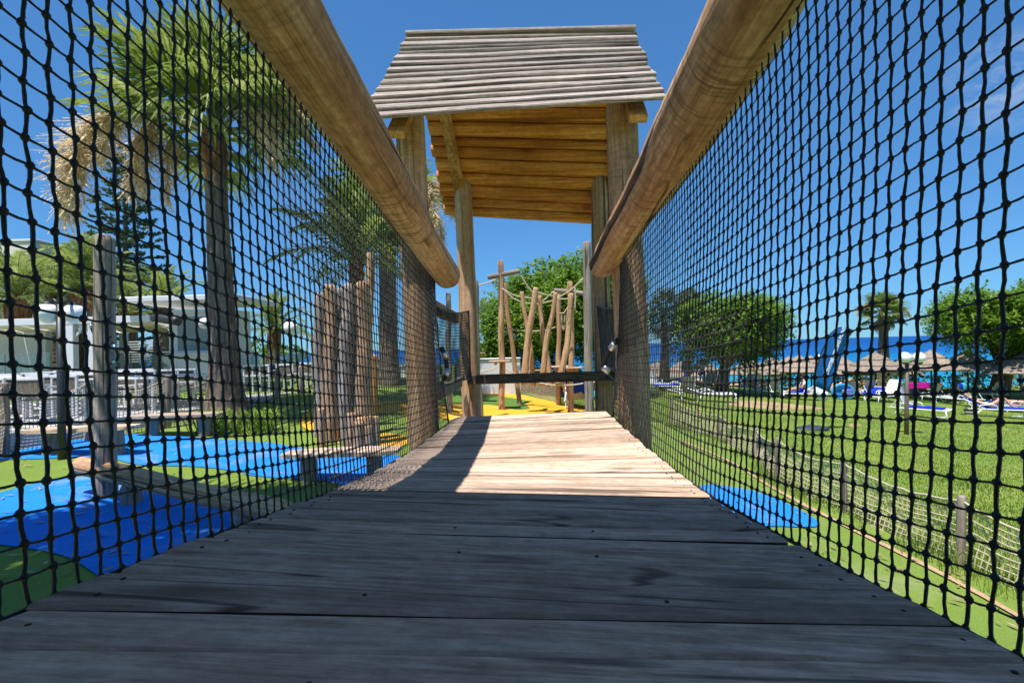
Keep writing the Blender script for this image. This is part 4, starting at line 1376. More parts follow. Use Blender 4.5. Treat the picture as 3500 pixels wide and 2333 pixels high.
# ------------------------------------------------------------------ cluster of upright logs
CL = [(1095, 1000, 1440, .26, 9.3), (1128, 972, 1480, .25, 8.8), (1165, 985, 1465, .24, 9.1), (1185, 968, 1492, .24, 8.6), (1242, 962, 1500, .27, 8.5), (1262, 862, 1440, .17, 9.6), (1276, 1210, 1380, .20, 10.4)]
names = ['leftmost tall log of the upright cluster', 'tall log with rounded grey top in the upright cluster', 'tall log in the middle of the upright cluster', 'tall log just left of the palm stem in the cluster', 'thickest tall log at the front of the upright cluster', 'tallest slim log behind the upright cluster', 'orange log stump glowing beside the upright cluster']
for (x, yt, yb, d, Z), lab in zip(CL, names):
    b_ = on_ground(x - 4, yb, Z)
    t_ = P(x, yt, Z)
    tag(log('upright_log', b_, t_, d * .54, d * .46, M_CUT if 'orange' in lab else (M_POST, M_GREYPOST)[int(x) % 2], rings=26, n=18, bump=.10, wob=.06, rnd=.9), lab, 'log', 'upright log cluster')
for i, (x, yt, Z, d) in enumerate([(1098, 1395, 8.4, .14), (1205, 1410, 8.1, .2), (1232, 1425, 8.0, .18), (1256, 1418, 7.9, .17), (1283, 1422, 8.0, .15), (1226, 1440, 7.7, .17), (1260, 1452, 7.6, .15), (1412, 1330, 9.0, .22)]):
    b_ = on_ground(x, 1500, Z); t_ = P(x, yt, Z)
    lab = ['low post', 'low stump', 'low log', 'short post', 'short stump', 'stout stump', 'small stump', 'grey stump'][i] + ' ' + ['at the outer edge of the log cluster', 'first of the row before the log cluster', 'second of the row before the log cluster', 'third of the row before the log cluster', 'last of the row before the log cluster', 'nearest to the bridge before the log cluster', 'in the nearest row before the log cluster', 'standing in the grass behind the bridge net'][i]
    tag(log('log_stump', b_, t_, d * .5, d * .48, M_POST, rings=8, n=14, bump=.06, rnd=.3), lab, 'stump', 'low stumps at the log cluster')
# ------------------------------------------------------------------ rope fences
def rope_fence(label, tops, bots, cell=.055, rope=.0032, sag=.10, pr=.055, group='rope net fences', skirt=.0, netmat=None):
    """posts with a sagging net between them; tops/bots are points of the posts"""
    root = empty('rope_fence', bots[len(bots) // 2], label, 'fence', group)
    for a, b in zip(bots, tops):
        log('post', a - Vector((0, 0, .12)), b + Vector((0, 0, .05)), pr, pr * .92, M_GREYPOST, root, rings=10, n=12, bump=.08, rnd=.5)
    for i in range(len(tops) - 1):
        A, B, C, D = tops[i], tops[i + 1], bots[i], bots[i + 1]
        L = (B - A).length; H = (A - C).length
        nx = max(3, int(L / cell)); nz_ = max(3, int(H / cell))
        out = (B - A).cross(Vector((0, 0, 1))).normalized()
        def g(u, v):
            q = A.lerp(B, u).lerp(C.lerp(D, u), v)
            q.z -= sag * H * sin(pi * u) * (1 - v)
            q = q + out * (.05 * sin(pi * v) * noise.noise((u * 4 + i, v * 2, 1)) + .03 * sin(pi * v))
            q += Vector((.012 * noise.noise((u * nx * .4, v * 7, i)), 0, .014 * noise.noise((u * nx * .4, v * 9, i + 5))))
            return q
        mb = MB()
        for k in range(nx + 1):
            mb.tube([g(k / nx, j / nz_) for j in range(nz_ + 1)], rope, 4, False)
        for j in range(1, nz_ + 1):
            mb.tube([g(k / nx, j / nz_) for k in range(nx + 1)], rope, 4, False)
        mb.build('net_panel', netmat or M_BEIGEROPE, root)
        MB().tube([g(k / 16, 0) for k in range(17)], .010, 6).build('top_rope', M_BEIGEROPE, root, smooth=True)
rt = [(3700, 1860), (3289, 1712), (2884, 1584), (2661, 1508), (2584, 1470), (2456, 1420), (2297, 1368)]
bots = [gp(*p) for p in FENCE_R[:7]]
tops = []
for (x, y), b_ in zip(rt, bots):
    q = P(x, y, depth(b_)); tops.append(q)
rope_fence('low rope net fence with grey posts along the sunny lawn', tops, bots, cell=.055, rope=.0056, sag=.13, pr=.036)
# fence behind the climbing course: dark net on the right, beige in front of a white wall on the left
bp = [gp(1560, 1320), gp(1640, 1328), gp(1772, 1345), gp(1905, 1378)]
tp = [b_ + Vector((0, 0, .95)) for b_ in bp]
rope_fence('rope net fence behind the yellow surface in front of the white wall', tp, bp, cell=.07, rope=.006, sag=.06)
bp = [gp(1905, 1380), gp(2010, 1402), gp(2130, 1420)]
tp = [b_ + Vector((0, 0, .95)) for b_ in bp]
rope_fence('dark rope net fence under the large leafy tree', tp, bp, cell=.07, rope=.005, sag=.06, netmat=plain('dark_net_cord', (.05, .045, .04), .8))
# fence on the terrace side
def px_fence(label, pairs, **kw):
    b2 = [gp(x, yb) for x, yt, yb in pairs]
    t2 = [P(x, yt, depth(b_)) for (x, yt, yb), b_ in zip(pairs, b2)]
    rope_fence(label, t2, b2, **kw)
px_fence('rope net fence between the terrace chairs and the plank benches', [(-260, 1345, 1640), (14, 1318, 1556), (302, 1305, 1505), (572, 1290, 1462), (730, 1282, 1432)], cell=.062, rope=.0065, sag=.22, pr=.066)
px_fence('rope net fence behind the tall palm at the end of the terrace', [(800, 1282, 1398), (948, 1262, 1362), (1030, 1250, 1345), (1120, 1245, 1330)], cell=.08, rope=.006, sag=.14, pr=.065)
# ------------------------------------------------------------------ grass blades
def blades(name, label, spots, h, w, mat, seed=1):
    r = random.Random(seed)
    mb = MB()
    for (x, y, z, s) in spots:
        a = r.uniform(0, 2 * pi); hh = h * s * r.uniform(.6, 1.3)
        d = Vector((cos(a), sin(a), 0)); sd = Vector((-sin(a), cos(a), 0)) * w * .5 * (.6 + .4 * s)
        p = Vector((x, y, z)); m1 = p + Vector((0, 0, hh * .6)) + d * hh * .12; e = p + Vector((0, 0, hh)) + d * hh * r.uniform(.2, .6)
        mb.quad(p - sd, p + sd, m1 + sd * .7, m1 - sd * .7); mb.tri(m1 - sd * .7, m1 + sd * .7, e)
    o = mb.build(name, mat)
    tag(o, label, 'grass', kind='stuff')
r = random.Random(77)
spots = []
fl = [gp(*p) for p in FENCE_R[:9]]
for i in range(len(fl) - 1):
    A, B = fl[i], fl[i + 1]
    L = (B - A).length
    nrm = Vector((-(B - A).y, (B - A).x, 0)).normalized()
    for _ in range(int(L * 420)):
        t = r.random(); off = r.gauss(0, .16) 
        q = A.lerp(B, t) + nrm * off
        clump = noise.noise((q.x * 1.7, q.y * 1.7, 4))
        if clump < -.15: continue
        spots.append((q.x, q.y, G(q.x, q.y), .6 + clump))
blades('tall_grass', 'tuft of long green grass growing along the rope fence of the lawn', spots, .20, .007, M_GRASS, 5)
r2 = random.Random(9)
mb = MB()
for k in range(700):
    q = gp(r2.uniform(0, 1500), r2.uniform(1440, 2000)) if k < 420 else gp(r2.uniform(2350, 3500), r2.uniform(1480, 2200))
    if q.y > 12 or abs(q.x) < .4: continue
    a = r2.uniform(0, 2 * pi); L = r2.uniform(.02, .055)
    d = Vector((cos(a), sin(a), r2.uniform(-.1, .3))) * L; sd = Vector((-sin(a), cos(a), r2.uniform(-.3, .3))) * L * .3
    q = Vector((q.x, q.y, G(q.x, q.y) + .028))
    mb.quad(q - d, q + sd, q + d, q - sd)
tag(mb.build('fallen_leaves', M_DRY), 'small dry leaves scattered over the play surfaces', 'leaves', kind='stuff')
spots = []
from_pts = [(p.x, p.y) for p in lawn_pts]
def inside(x, y):
    c = False; j = len(from_pts) - 1
    for i in range(len(from_pts)):
        xi, yi = from_pts[i]; xj, yj = from_pts[j]
        if (yi > y) != (yj > y) and x < (xj - xi) * (y - yi) / (yj - yi) + xi: c = not c
        j = i
    return c
while len(spots) < 130000:
    u_ = r.random() ** 1.6; y = 2.0 + 26 * u_; x = r.uniform(1.5, 1.2 * y + 1)
    if not inside(x, y): continue
    spots.append((x, y, G(x, y) + .01, 1.0 + .5 * noise.noise((x * .8, y * .8, 0))))
blades('lawn_grass', 'short mown grass of the sunny lawn', spots, .04, .009, M_GRASS, 6)
# ------------------------------------------------------------------ terrace, kiosk, pergola
M_WHITE = plain('white_painted_wall', (.66, .65, .63), .7, .3, .05, 3)
M_WHITE2 = plain('white_powder_coat', (.64, .64, .64), .4, .5, .03, 8)
M_CREAM = plain('cream_canvas', (.74, .66, .54), .9, .1, .08, 5)
M_WEAVE = wood('brown_chair_weave', [(.10, .085, .06), (.16, .135, .10), (.24, .20, .15)], 'Z', 50, 14, .3, .2, vary=.1)
M_GREYSTEEL = plain('grey_railing', (.45, .46, .47), .4, .5, .1, 10)
def glassmat(name, c, alpha=.35):
    m, t, b = newmat(name, .05, .5)
    b.inputs['Base Color'].default_value = (*c, 1)
    b.inputs['Alpha'].default_value = alpha
    return m
M_GLASS = glassmat('pale_green_glass', (.45, .60, .60), .24)
M_DARKIN = plain('dark_interior', (.05, .05, .055), .7)
TZ = .52   # height of the terrace floor
mb = MB()
tq = [gp(-260, 1630), gp(14, 1545), gp(302, 1495), gp(572, 1452), gp(760, 1425), gp(948, 1355), gp(1040, 1338)]
front = [Vector((q.x, q.y + .25, 0)) for q in tq]
back_ = [Vector((-30, 34, 0)), Vector((-45, 34, 0)), Vector((-45, 6, 0))]
poly = front + [Vector((front[-1].x, 34, 0))] + back_
bm = bmesh.new()
top = [bm.verts.new((p.x, p.y, TZ)) for p in poly]
bot = [bm.verts.new((p.x, p.y, -.4)) for p in poly]
bm.faces.new(top)
for i in range(len(poly)):
    j = (i + 1) % len(poly)
    bm.faces.new((top[i], bot[i], bot[j], top[j]))
bmesh.ops.triangulate(bm, faces=bm.faces[:])
bmesh.ops.recalc_face_normals(bm, faces=bm.faces[:])
me = bpy.data.meshes.new('terrace'); bm.to_mesh(me); bm.free(); me.materials.append(M_PAVE)
tag(link('terrace', me), kind='structure')

def T(x, y, Z, z=None):
    q = P(x, y, Z)
    if z is not None: q.z = z
    return q
# kiosk: white box with a window, a flat canopy roof
kz = 15.0
k0, k1 = P(578, 1200, kz), P(781, 1200, kz)
kio = empty('kiosk', (k0.x, k0.y, TZ), 'white kiosk with big serving window and flat canopy behind the tall palm', 'kiosk')
ztop = P(600, 1060, kz).z; zwin0 = P(640, 1205, kz).z; zwin1 = P(640, 1075, kz).z
yb = k0.y
wx0, wx1 = P(602, 1200, kz).x, P(745, 1200, kz).x
for lo, hi, nm in (((k0.x, yb, TZ), (wx0, yb + .15, ztop), 'wall'), ((wx0, yb, TZ), (wx1, yb + .15, zwin0), 'wall'), ((wx0, yb, zwin1), (wx1, yb + .15, ztop), 'wall'),
                   ((wx1, yb, TZ), (k1.x, yb + .15, ztop), 'wall'), ((k0.x, yb + .152, TZ), (k0.x + .12, yb + 1.3, ztop), 'wall'), ((k1.x - .12, yb + .152, TZ), (k1.x, yb + 1.3, ztop), 'wall'), ((k0.x + .12, yb + 1.2, TZ), (k1.x - .12, yb + 1.3, ztop), 'wall')):
    MB().cbox(lo, hi, .01).build(nm, M_WHITE, kio)
win = MB()
for lo, hi in (((wx0, yb - .02, zwin0), (wx1, yb + .03, zwin0 + .06)), ((wx0, yb - .02, zwin1 - .06), (wx1, yb + .03, zwin1)), ((wx0, yb - .02, zwin0 + .062), (wx0 + .06, yb + .03, zwin1 - .062)), ((wx1 - .06, yb - .02, zwin0 + .062), (wx1, yb + .03, zwin1 - .062))):
    win.box(lo, hi)
w_ = win.build('window', M_WHITE2, kio)
MB().box((wx0 + .06, yb, zwin0 + .06), (wx1 - .06, yb + .01, zwin1 - .06)).build('pane', M_GLASS, w_)
MB().cbox((wx0 - .05, yb - .25, zwin0 - .06), (wx1 + .05, yb - .02, zwin0 - .005), .01).build('counter', M_WHITE2, kio)
MB().cbox((wx0 + .2, yb + .5, TZ), (wx1 - .2, yb + .9, zwin0 + .35), .01).build('equipment', M_DARKIN, kio)
c0, c1 = P(485, 1040, kz), P(952, 1068, kz + 1.7)
MB().cbox((c0.x, yb - .9, c0.z - .02), (c1.x, yb + 1.7, c0.z + .14), .02).build('canopy', M_WHITE2, kio)
MB().ball(P(700, 1105, kz - .8), .17, 14, 9).build('globe_lamp', M_WHITE2, kio, smooth=True)
sp_ = empty('spotlight', P(552, 1090, 13.8), 'dark tubular spotlight hanging from the kiosk canopy', 'spotlight')
MB().tube([P(520, 1086, 13.9), P(528, 1086, 13.9), P(600, 1096, 13.7), P(612, 1098, 13.7)], [.09, .11, .13, .13], 14).build('barrel', M_DARKMETAL, sp_, smooth=True)
MB().tube([P(564, 1088, 13.8), P(564, 1050, 13.8)], .025, 8).build('bracket', M_DARKMETAL, sp_)
# second canopy on the right of the kiosk
# pergola with cream canvas roof
pg = empty('pergola', T(250, 1300, 14.5, TZ), 'white pergola with cream canvas roof over the terrace', 'pergola')
pz = 14.5
a, b = P(-420, 1098, pz), P(520, 1100, pz)
MB().cbox((a.x, a.y - .1, b.z), (b.x, b.y + .1, b.z + .20), .01).build('front_beam', M_WHITE2, pg)
yb2 = a.y + 5
MB().cbox((a.x, yb2, b.z), (b.x, yb2 + .2, b.z + .20), .01).build('rear_beam', M_WHITE2, pg)
for i in range(9):
    x = lerp(a.x, b.x - .15, i / 8)
    MB().cbox((x, a.y + .102, b.z + .02), (x + .10, yb2 - .002, b.z + .17), .01).build('cross_beam', M_WHITE2, pg)
    if i < 8:
        x2 = lerp(a.x, b.x - .15, (i + 1) / 8)
        mb = MB(); nn = 10
        for k in range(nn + 1):
            t = k / nn; z_ = b.z + .03 - .12 * sin(pi * ((t * 3) % 1))
            mb.v += [(x + .11, lerp(a.y + .15, yb2 - .05, t), z_), (x2 - .01, lerp(a.y + .15, yb2 - .05, t), z_)]
        for k in range(nn): mb.f.append((2 * k, 2 * k + 1, 2 * k + 3, 2 * k + 2))
        mb.build('canvas', M_CREAM, pg, smooth=True)
for x in (248, 322):
    q = P(x, 1200, pz)
    MB().cbox((q.x - .11, q.y - .1, TZ), (q.x + .11, q.y + .1, b.z - .002), .01).build('post', M_WHITE2, pg)
    for s in (-1, 1):
        MB().beam((q.x + s * .11, q.y, b.z - .36), (q.x + s * .40, q.y, b.z - .03), .06, .06).build('brace', M_WHITE2, pg)
for x in (-330, -60, 500):
    q = P(x, 1200, pz)
    MB().cbox((q.x - .11, yb2 + .21, TZ), (q.x + .11, yb2 + .41, b.z + .1), .01).build('post', M_WHITE2, pg)
# the white building at the edge
wb = empty('white_wall', T(60, 1300, 16.6, TZ), 'plain white wall under the pergola at the edge of the terrace', 'wall')
q0, q1 = P(-450, 1200, 16.8), P(157, 1200, 16.8)
MB().cbox((q0.x, q0.y, TZ), (q1.x, q0.y + .25, b.z + .3), .01).build('panel', M_WHITE, wb)
bd = empty('white_building', T(-200, 1300, 24, TZ), 'white building whose flat roof corner juts into the sky', 'building')
ra, rb = P(-700, 872, 24), P(118, 872, 24)
zt, zb_ = P(60, 826, 24).z, P(60, 876, 24).z
MB().cbox((ra.x, ra.y, zb_), (rb.x, ra.y + 8, zt), .03).build('roof_slab', M_CREAM, bd)
MB().cbox((ra.x, ra.y - .06, zt + .002), (rb.x + .06, ra.y + 8, zt + .12), .02).build('roof_edge', M_WHITE2, bd)
MB().cbox((ra.x, ra.y + 2.5, TZ), (P(-60, 870, 24).x, ra.y + 7.8, zb_ - .002), .02).build('wall', M_WHITE, bd)
# louvre screens and glass railing behind the chairs
def louvre(x0, x1, Z, y0, y1, label, n=9):
    A, B = P(x0, 1200, Z), P(x1, 1200, Z)
    z0, z1 = P(x0, y1, Z).z, P(x0, y0, Z).z
    root = empty('louvre_screen', T(x0, 1200, Z, TZ), label, 'screen', 'white louvre screens')
    for i in range(n):
        z_ = lerp(z0, z1, i / (n - 1))
        MB().box((A.x, A.y - .02, z_), (B.x, A.y + .02, z_ + (z1 - z0) / n * .55)).build('slat', M_WHITE2, root)
    for x in (A.x, B.x): MB().box((x - .04, A.y + .022, TZ), (x + .04, A.y + .09, z1 + .05)).build('upright', M_WHITE2, root)
louvre(158, 215, 23, 1168, 1240, 'white louvre screen left of the pergola post')
louvre(222, 300, 23, 1168, 1240, 'white louvre screen behind the pergola posts')
louvre(380, 575, 23, 1172, 1240, 'white louvre screen between log post and kiosk')
def railing(x0, x1, Z, y0, label):
    A, B = P(x0, 1200, Z), P(x1, 1200, Z)
    zt_ = P(x0, y0, Z).z
    root = empty('glass_railing', T(x0, 1200, Z, TZ), label, 'railing', 'glass railings of the terrace')
    n = max(2, int((B.x - A.x) / 1.4))
    for i in range(n):
        xa, xb = lerp(A.x, B.x, i / n), lerp(A.x, B.x, (i + 1) / n)
        MB().box((xa + .03, A.y - .008, TZ + .08), (xb - .03, A.y + .008, zt_ - .06)).build('pane', M_GLASS, root)
        MB().box((xa - .02, A.y - .02, TZ), (xa + .02, A.y + .02, zt_ - .03)).build('post', M_GREYSTEEL, root)
    MB().box((A.x, A.y - .03, zt_ - .03), (B.x, A.y + .03, zt_)).build('handrail', M_GREYSTEEL, root)
railing(-300, 172, 15.6, 1218, 'glass railing in front of the plain white wall')
railing(180, 580, 21, 1212, 'glass railing behind the terrace chairs and log post')
railing(862, 1160, 20, 1212, 'glass railing right of the white kiosk')
# white low wall beyond the mound
lw = empty('low_wall', gp(1280, 1300), 'low white wall behind the fan palm on the mound', 'wall')
q0, q1 = P(1120, 1290, 20), P(1500, 1290, 20)
MB().cbox((q0.x, q0.y, 0), (q1.x, q0.y + .3, P(1300, 1255, 20).z), .02).build('panel', M_WHITE, lw)
MB().cbox((q0.x - .05, q0.y - .05, P(1300, 1255, 20).z + .002), (q1.x + .05, q0.y + .35, P(1300, 1255, 20).z + .06), .02).build('coping', M_WHITE2, lw)
lw = empty('low_wall', gp(1660, 1310), 'low white wall behind the rope fence and the tallest climbing pole', 'wall')
q0, q1 = P(1560, 1290, 19.5), P(1780, 1290, 19.5)
MB().cbox((q0.x, q0.y, -1.2), (q1.x, q0.y + .3, P(1700, 1228, 19.5).z), .02).build('panel', M_WHITE, lw)
MB().cbox((q0.x - .05, q0.y - .05, P(1700, 1228, 19.5).z + .002), (q1.x + .05, q0.y + .35, P(1700, 1228, 19.5).z + .06), .02).build('coping', M_WHITE2, lw)
# ------------------------------------------------------------------ chairs and tables
def make_chair():
    root = empty('terrace_chair', (0, 0, 0), 'white terrace chair', 'chair', 'white terrace chairs')
    w, d, h, sh = .54, .52, .86, .44
    MB().cbox((-w / 2 + .04, -d / 2 + .03, sh - .03), (w / 2 - .04, d / 2 - .04, sh), .006).build('seat', M_WEAVE, root)
    mb = MB()
    for x in (-w / 2, w / 2 - .045):
        mb.cbox((x, d / 2 - .045, 0), (x + .045, d / 2, h - .052), .005)
    mb.cbox((-w / 2, d / 2 - .05, h - .05), (w / 2, d / 2 + .005, h), .006)
    mb.cbox((-w / 2 + .046, d / 2 - .04, sh + .06), (w / 2 - .046, d / 2 - .005, sh + .10), .005)
    mb.build('back_frame', M_WHITE2, root)
    for i in range(7):
        x = lerp(-w / 2 + .05, w / 2 - .115, i / 6)
        MB().box((x, d / 2 - .032, sh + .102), (x + .060, d / 2 - .014, h - .052)).build('back_slat', M_WEAVE, root)
    for x in (-w / 2, w / 2 - .045):
        MB().cbox((x, -d / 2, 0), (x + .045, -d / 2 + .045, .64), .005).build('leg', M_WHITE2, root)
        MB().cbox((x, -d / 2, .642), (x + .045, d / 2 - .046, .675), .005).build('armrest', M_WHITE2, root)
    return root
def make_table():
    root = empty('terrace_table', (0, 0, 0), 'white terrace table', 'table', 'white terrace tables')
    MB().cbox((-.8, -.42, .70), (.8, .42, .74), .008).build('tabletop', M_WHITE2, root)
    for x in (-.75, .69):
        for y in (-.37, .31):
            MB().cbox((x, y, 0), (x + .06, y + .06, .698), .005).build('leg', M_WHITE2, root)
    return root
ch0, tb0 = make_chair(), make_table()
# chair tops seen over the fence: (centre x, top y) in the photo, distance found from their width
CH = [(142, 1298, 9.4, 'front row, dark back next to the fence post'), (85, 1290, 9.9, 'front row, second from the terrace edge'), (8, 1294, 9.7, 'front row at the terrace edge'),
      (180, 1288, 10.6, 'second row behind the lamp pole'), (70, 1281, 11.2, 'second row, beside the plain white wall'), (160, 1276, 11.6, 'third row, left of the lamp pole'), (140, 1271, 12.4, 'fourth row, left of the lamp pole'),
      (62, 1275, 12.2, 'third row, beside the plain white wall'), (5, 1282, 11.6, 'second row at the terrace edge'), (255, 1291, 10.2, 'second row, just right of the lamp pole'), (258, 1281, 11.2, 'third row, right of the lamp pole'), (190, 1268, 13.0, 'back row, behind the lamp pole'),
      (245, 1264, 13.4, 'back row, right of the lamp pole'), (295, 1263, 13.6, 'back row, touching the pergola post'), (305, 1272, 12.4, 'third row, left of the log post'), (325, 1283, 11.2, 'second row, left of the log post'),
      (420, 1276, 12.2, 'third row, right of the log post'), (455, 1279, 11.8, 'second row with bluish seat, right of the log post'), (478, 1268, 13.2, 'fourth row, midway between log post and kiosk'), (455, 1262, 14.0, 'back row, midway between log post and kiosk'), (520, 1276, 12.2, 'second row, nearest to the kiosk'), (515, 1262, 14.0, 'back row, nearest to the kiosk'),
      (600, 1270, 12.6, 'before the kiosk, left of the tall palm'), (655, 1272, 12.6, 'before the kiosk, touching the tall palm trunk'), (875, 1245, 15.0, 'just right of the tall palm trunk'), (905, 1247, 15.0, 'second one right of the tall palm trunk'), (932, 1243, 16.0, 'third one right of the tall palm trunk'), (985, 1247, 15.0, 'in front of the short date palm'), (1030, 1242, 16.0, 'right of the short date palm'), (1065, 1244, 15.5, 'next to the log cluster')]
for i, (x, y, Z, where) in enumerate(CH):
    q = P(x, y, Z)
    rz = .12 * noise.noise((i * 3.3, 1, 2)) + (pi if False else 0)
    M = Matrix.Translation((q.x, q.y, q.z - .86)) @ Matrix.Rotation(pi + rz + pi, 4, 'Z') @ Matrix.Rotation(0, 4, 'X')
    M = Matrix.Translation((q.x, q.y, max(TZ, q.z - .86))) @ Matrix.Rotation(pi + rz, 4, 'Z')
    lab = 'white terrace chair ' + where
    if i == 0:
        ch0.matrix_basis = M; ch0['label'] = lab
    else:
        copy_tree(ch0, M, lab)
for i, (x, y, Z, rz, where) in enumerate([(440, 1290, 11.0, .1, 'right of the log post behind the fence'), (30, 1290, 10.8, .05, 'among the chairs at the terrace edge'), (245, 1284, 12.0, .1, 'among the chairs behind the lamp pole'), (640, 1285, 11.8, .1, 'before the kiosk')]):
    q = P(x, y, Z)
    M = Matrix.Translation((q.x, q.y, max(TZ, q.z - .74))) @ Matrix.Rotation(rz, 4, 'Z')
    lab = 'white terrace table ' + where
    if i == 0: tb0.matrix_basis = M; tb0['label'] = lab
    else: copy_tree(tb0, M, lab)
# ------------------------------------------------------------------ globe lamps
M_GLOBE = plain('opal_globe', (.86, .86, .85), .25, .5, .02, 4)
def globe_lamp(base, top, pole_r, globes, gr, label, pole_mat, cap_up=True):
    root = empty('globe_lamp', base, label, 'lamp', 'globe lamps')
    MB().tube([base - Vector((0, 0, .05)), base.lerp(top, .3), top], [pole_r * 1.1, pole_r, pole_r * .9], 12).build('pole', pole_mat, root, smooth=True)
    for g_ in globes:
        MB().ball(g_, gr, 20, 14).build('globe', M_GLOBE, root, smooth=True)
        s = 1 if cap_up else -1
        M = Matrix.Translation(g_ + Vector((0, 0, s * gr * .84))) @ (Matrix.Rotation(pi, 4, 'X') if not cap_up else Matrix.Identity(4))
        MB().lathe([(gr * .56, 0), (gr * .54, gr * .14), (gr * .4, gr * .24), (gr * .15, gr * .34)], 16, M).build('cap', M_DARKMETAL, root, smooth=True)
        e = g_ + Vector((0, 0, s * gr * 1.05))
        MB().tube([e, e.lerp(top, .5) + Vector((0, 0, .06)), top], .022, 8).build('arm', M_DARKMETAL, root, smooth=True)
    return root
Zl = 7.4
globe_lamp(T(208, 1300, Zl, .2), P(204, 1040, Zl), .05, [P(165, 1070, Zl), P(253, 1072, Zl + .35)], .158, 'dark lamp post with two white globes on the terrace', M_DARKMETAL)
bl_ = gp(3098, 1486); Zr = depth(bl_)
globe_lamp(bl_, P(3100, 1240, Zr), .05, [P(3092, 1222, Zr), P(3141, 1222, Zr)], .15, 'brown lamp post with two white globes on the lawn', plain('brown_lamp_pole', (.13, .09, .07), .5), False)
gz = 27
globe_lamp(on_ground(2805, 1300, gz), P(2806, 1240, gz), .05, [P(2806, 1222, gz)], .2, 'single white globe lamp peeping out behind the feather flag', M_DARKMETAL, False)
globe_lamp(on_ground(995, 1250, 18, 0), P(995, 1148, 18), .05, [P(992, 1121, 18)], .27, 'single white globe lamp beside the short date palm', M_DARKMETAL, True)
# ------------------------------------------------------------------ thatched parasols
def thatch():
    m = wood('thatch_reed', [(.16, .115, .085), (.30, .23, .175), (.44, .355, .28)], 'Z', 60, 12, .15, .4, vary=.12, bstr=.8)
    return m
M_THATCH = thatch()
M_PARAPOLE = wood('parasol_pole_wood', [(.05, .035, .025), (.09, .065, .05), (.14, .10, .08)], 'Z', 30, 8, .1, .3)
def make_parasol():
    root = empty('thatched_parasol', (0, 0, 0), 'thatched parasol', 'parasol', 'thatched parasols')
    r = random.Random(3)
    R, H0, H1 = 1.55, 1.78, 2.72
    tiers = [(0, .42), (.34, .74), (.66, 1.02)]
    for ti, (t0, t1) in enumerate(tiers):
        n = 72
        mb = MB()
        for k in range(n):
            j = r.uniform(-.02, .02)
            for t in (t0, t1 + j):
                rr = .04 + R * t; z = lerp(H1, H0, t) + .03 - ti * .035 - (.03 if t == t0 and ti else 0)
                a = 2 * pi * k / n
                mb.v.append((rr * cos(a), rr * sin(a), z))
        for k in range(n):
            a, b = 2 * k, 2 * ((k + 1) % n)
            mb.f.append((a, a + 1, b + 1, b))
        base = len(mb.v)
        for k in range(n):   # a thickness that ends in a ragged edge
            v = mb.v[2 * k + 1]; mb.v.append((v[0] * .985, v[1] * .985, v[2] - .05 + r.uniform(-.025, .015)))
        for k in range(n):
            a, b = 2 * k + 1, 2 * ((k + 1) % n) + 1
            mb.f.append((a, base + k, base + (k + 1) % n, b))
        for k in range(n): mb.v.append((.05 * cos(2 * pi * k / n), .05 * sin(2 * pi * k / n), H1 - .12 - ti * .2))
        b2 = base + n
        for k in range(n): mb.f.append((base + k, b2 + k, b2 + (k + 1) % n, base + (k + 1) % n))
        mb.build('thatch_tier', M_THATCH, root)
    MB().lathe([(.09, H1 - .05), (.07, H1 + .04), (.02, H1 + .07)], 12).build('cap', M_THATCH, root)
    MB().tube([(0, 0, -.1), (.01, 0, 1.2), (0, 0, H1 - .05)], [.05, .045, .04], 10).build('pole', M_PARAPOLE, root, smooth=True)
    return root
pa0 = make_parasol()
PA = [(3304, 1195, 27, 'in front of the large tree'), (3180, 1194, 27, 'right of the globe lamp'), (3502, 1201, 25, 'cut off at the picture edge'), (2990, 1201, 28, 'before the fan palm'), (3115, 1206, 31, 'behind the lamp globes'), (3062, 1228, 34, 'peeping out left of the lamp globes'), (2878, 1218, 30, 'just right of the feather flag'),
      (2771, 1214, 31, 'just left of the feather flag'), (2730, 1211, 31, 'second left of the feather flag'), (2695, 1216, 33, 'third left of the feather flag'), (2636, 1219, 32, 'right of the round tree'), (2560, 1222, 32, 'half behind the round tree'), (2400, 1226, 32, 'left of the round tree trunk'), (2330, 1230, 33, 'between the two wispy trees'), (2250, 1231, 34, 'behind the nearer wispy tree'), (2200, 1232, 34, 'beside the tower post on the lawn')]
for i, (x, y, Z, where) in enumerate(PA):
    q = P(x, y, Z)
    s = 1.0 if i < 4 else .98
    M = Matrix.Translation((q.x, q.y, q.z - 2.79 * s)) @ Matrix.Rotation(i * 1.1, 4, 'Z') @ Matrix.Scale(s, 4)
    lab = 'thatched straw parasol ' + where
    if i == 0: pa0.matrix_basis = M; pa0['label'] = lab
    else: copy_tree(pa0, M, lab)
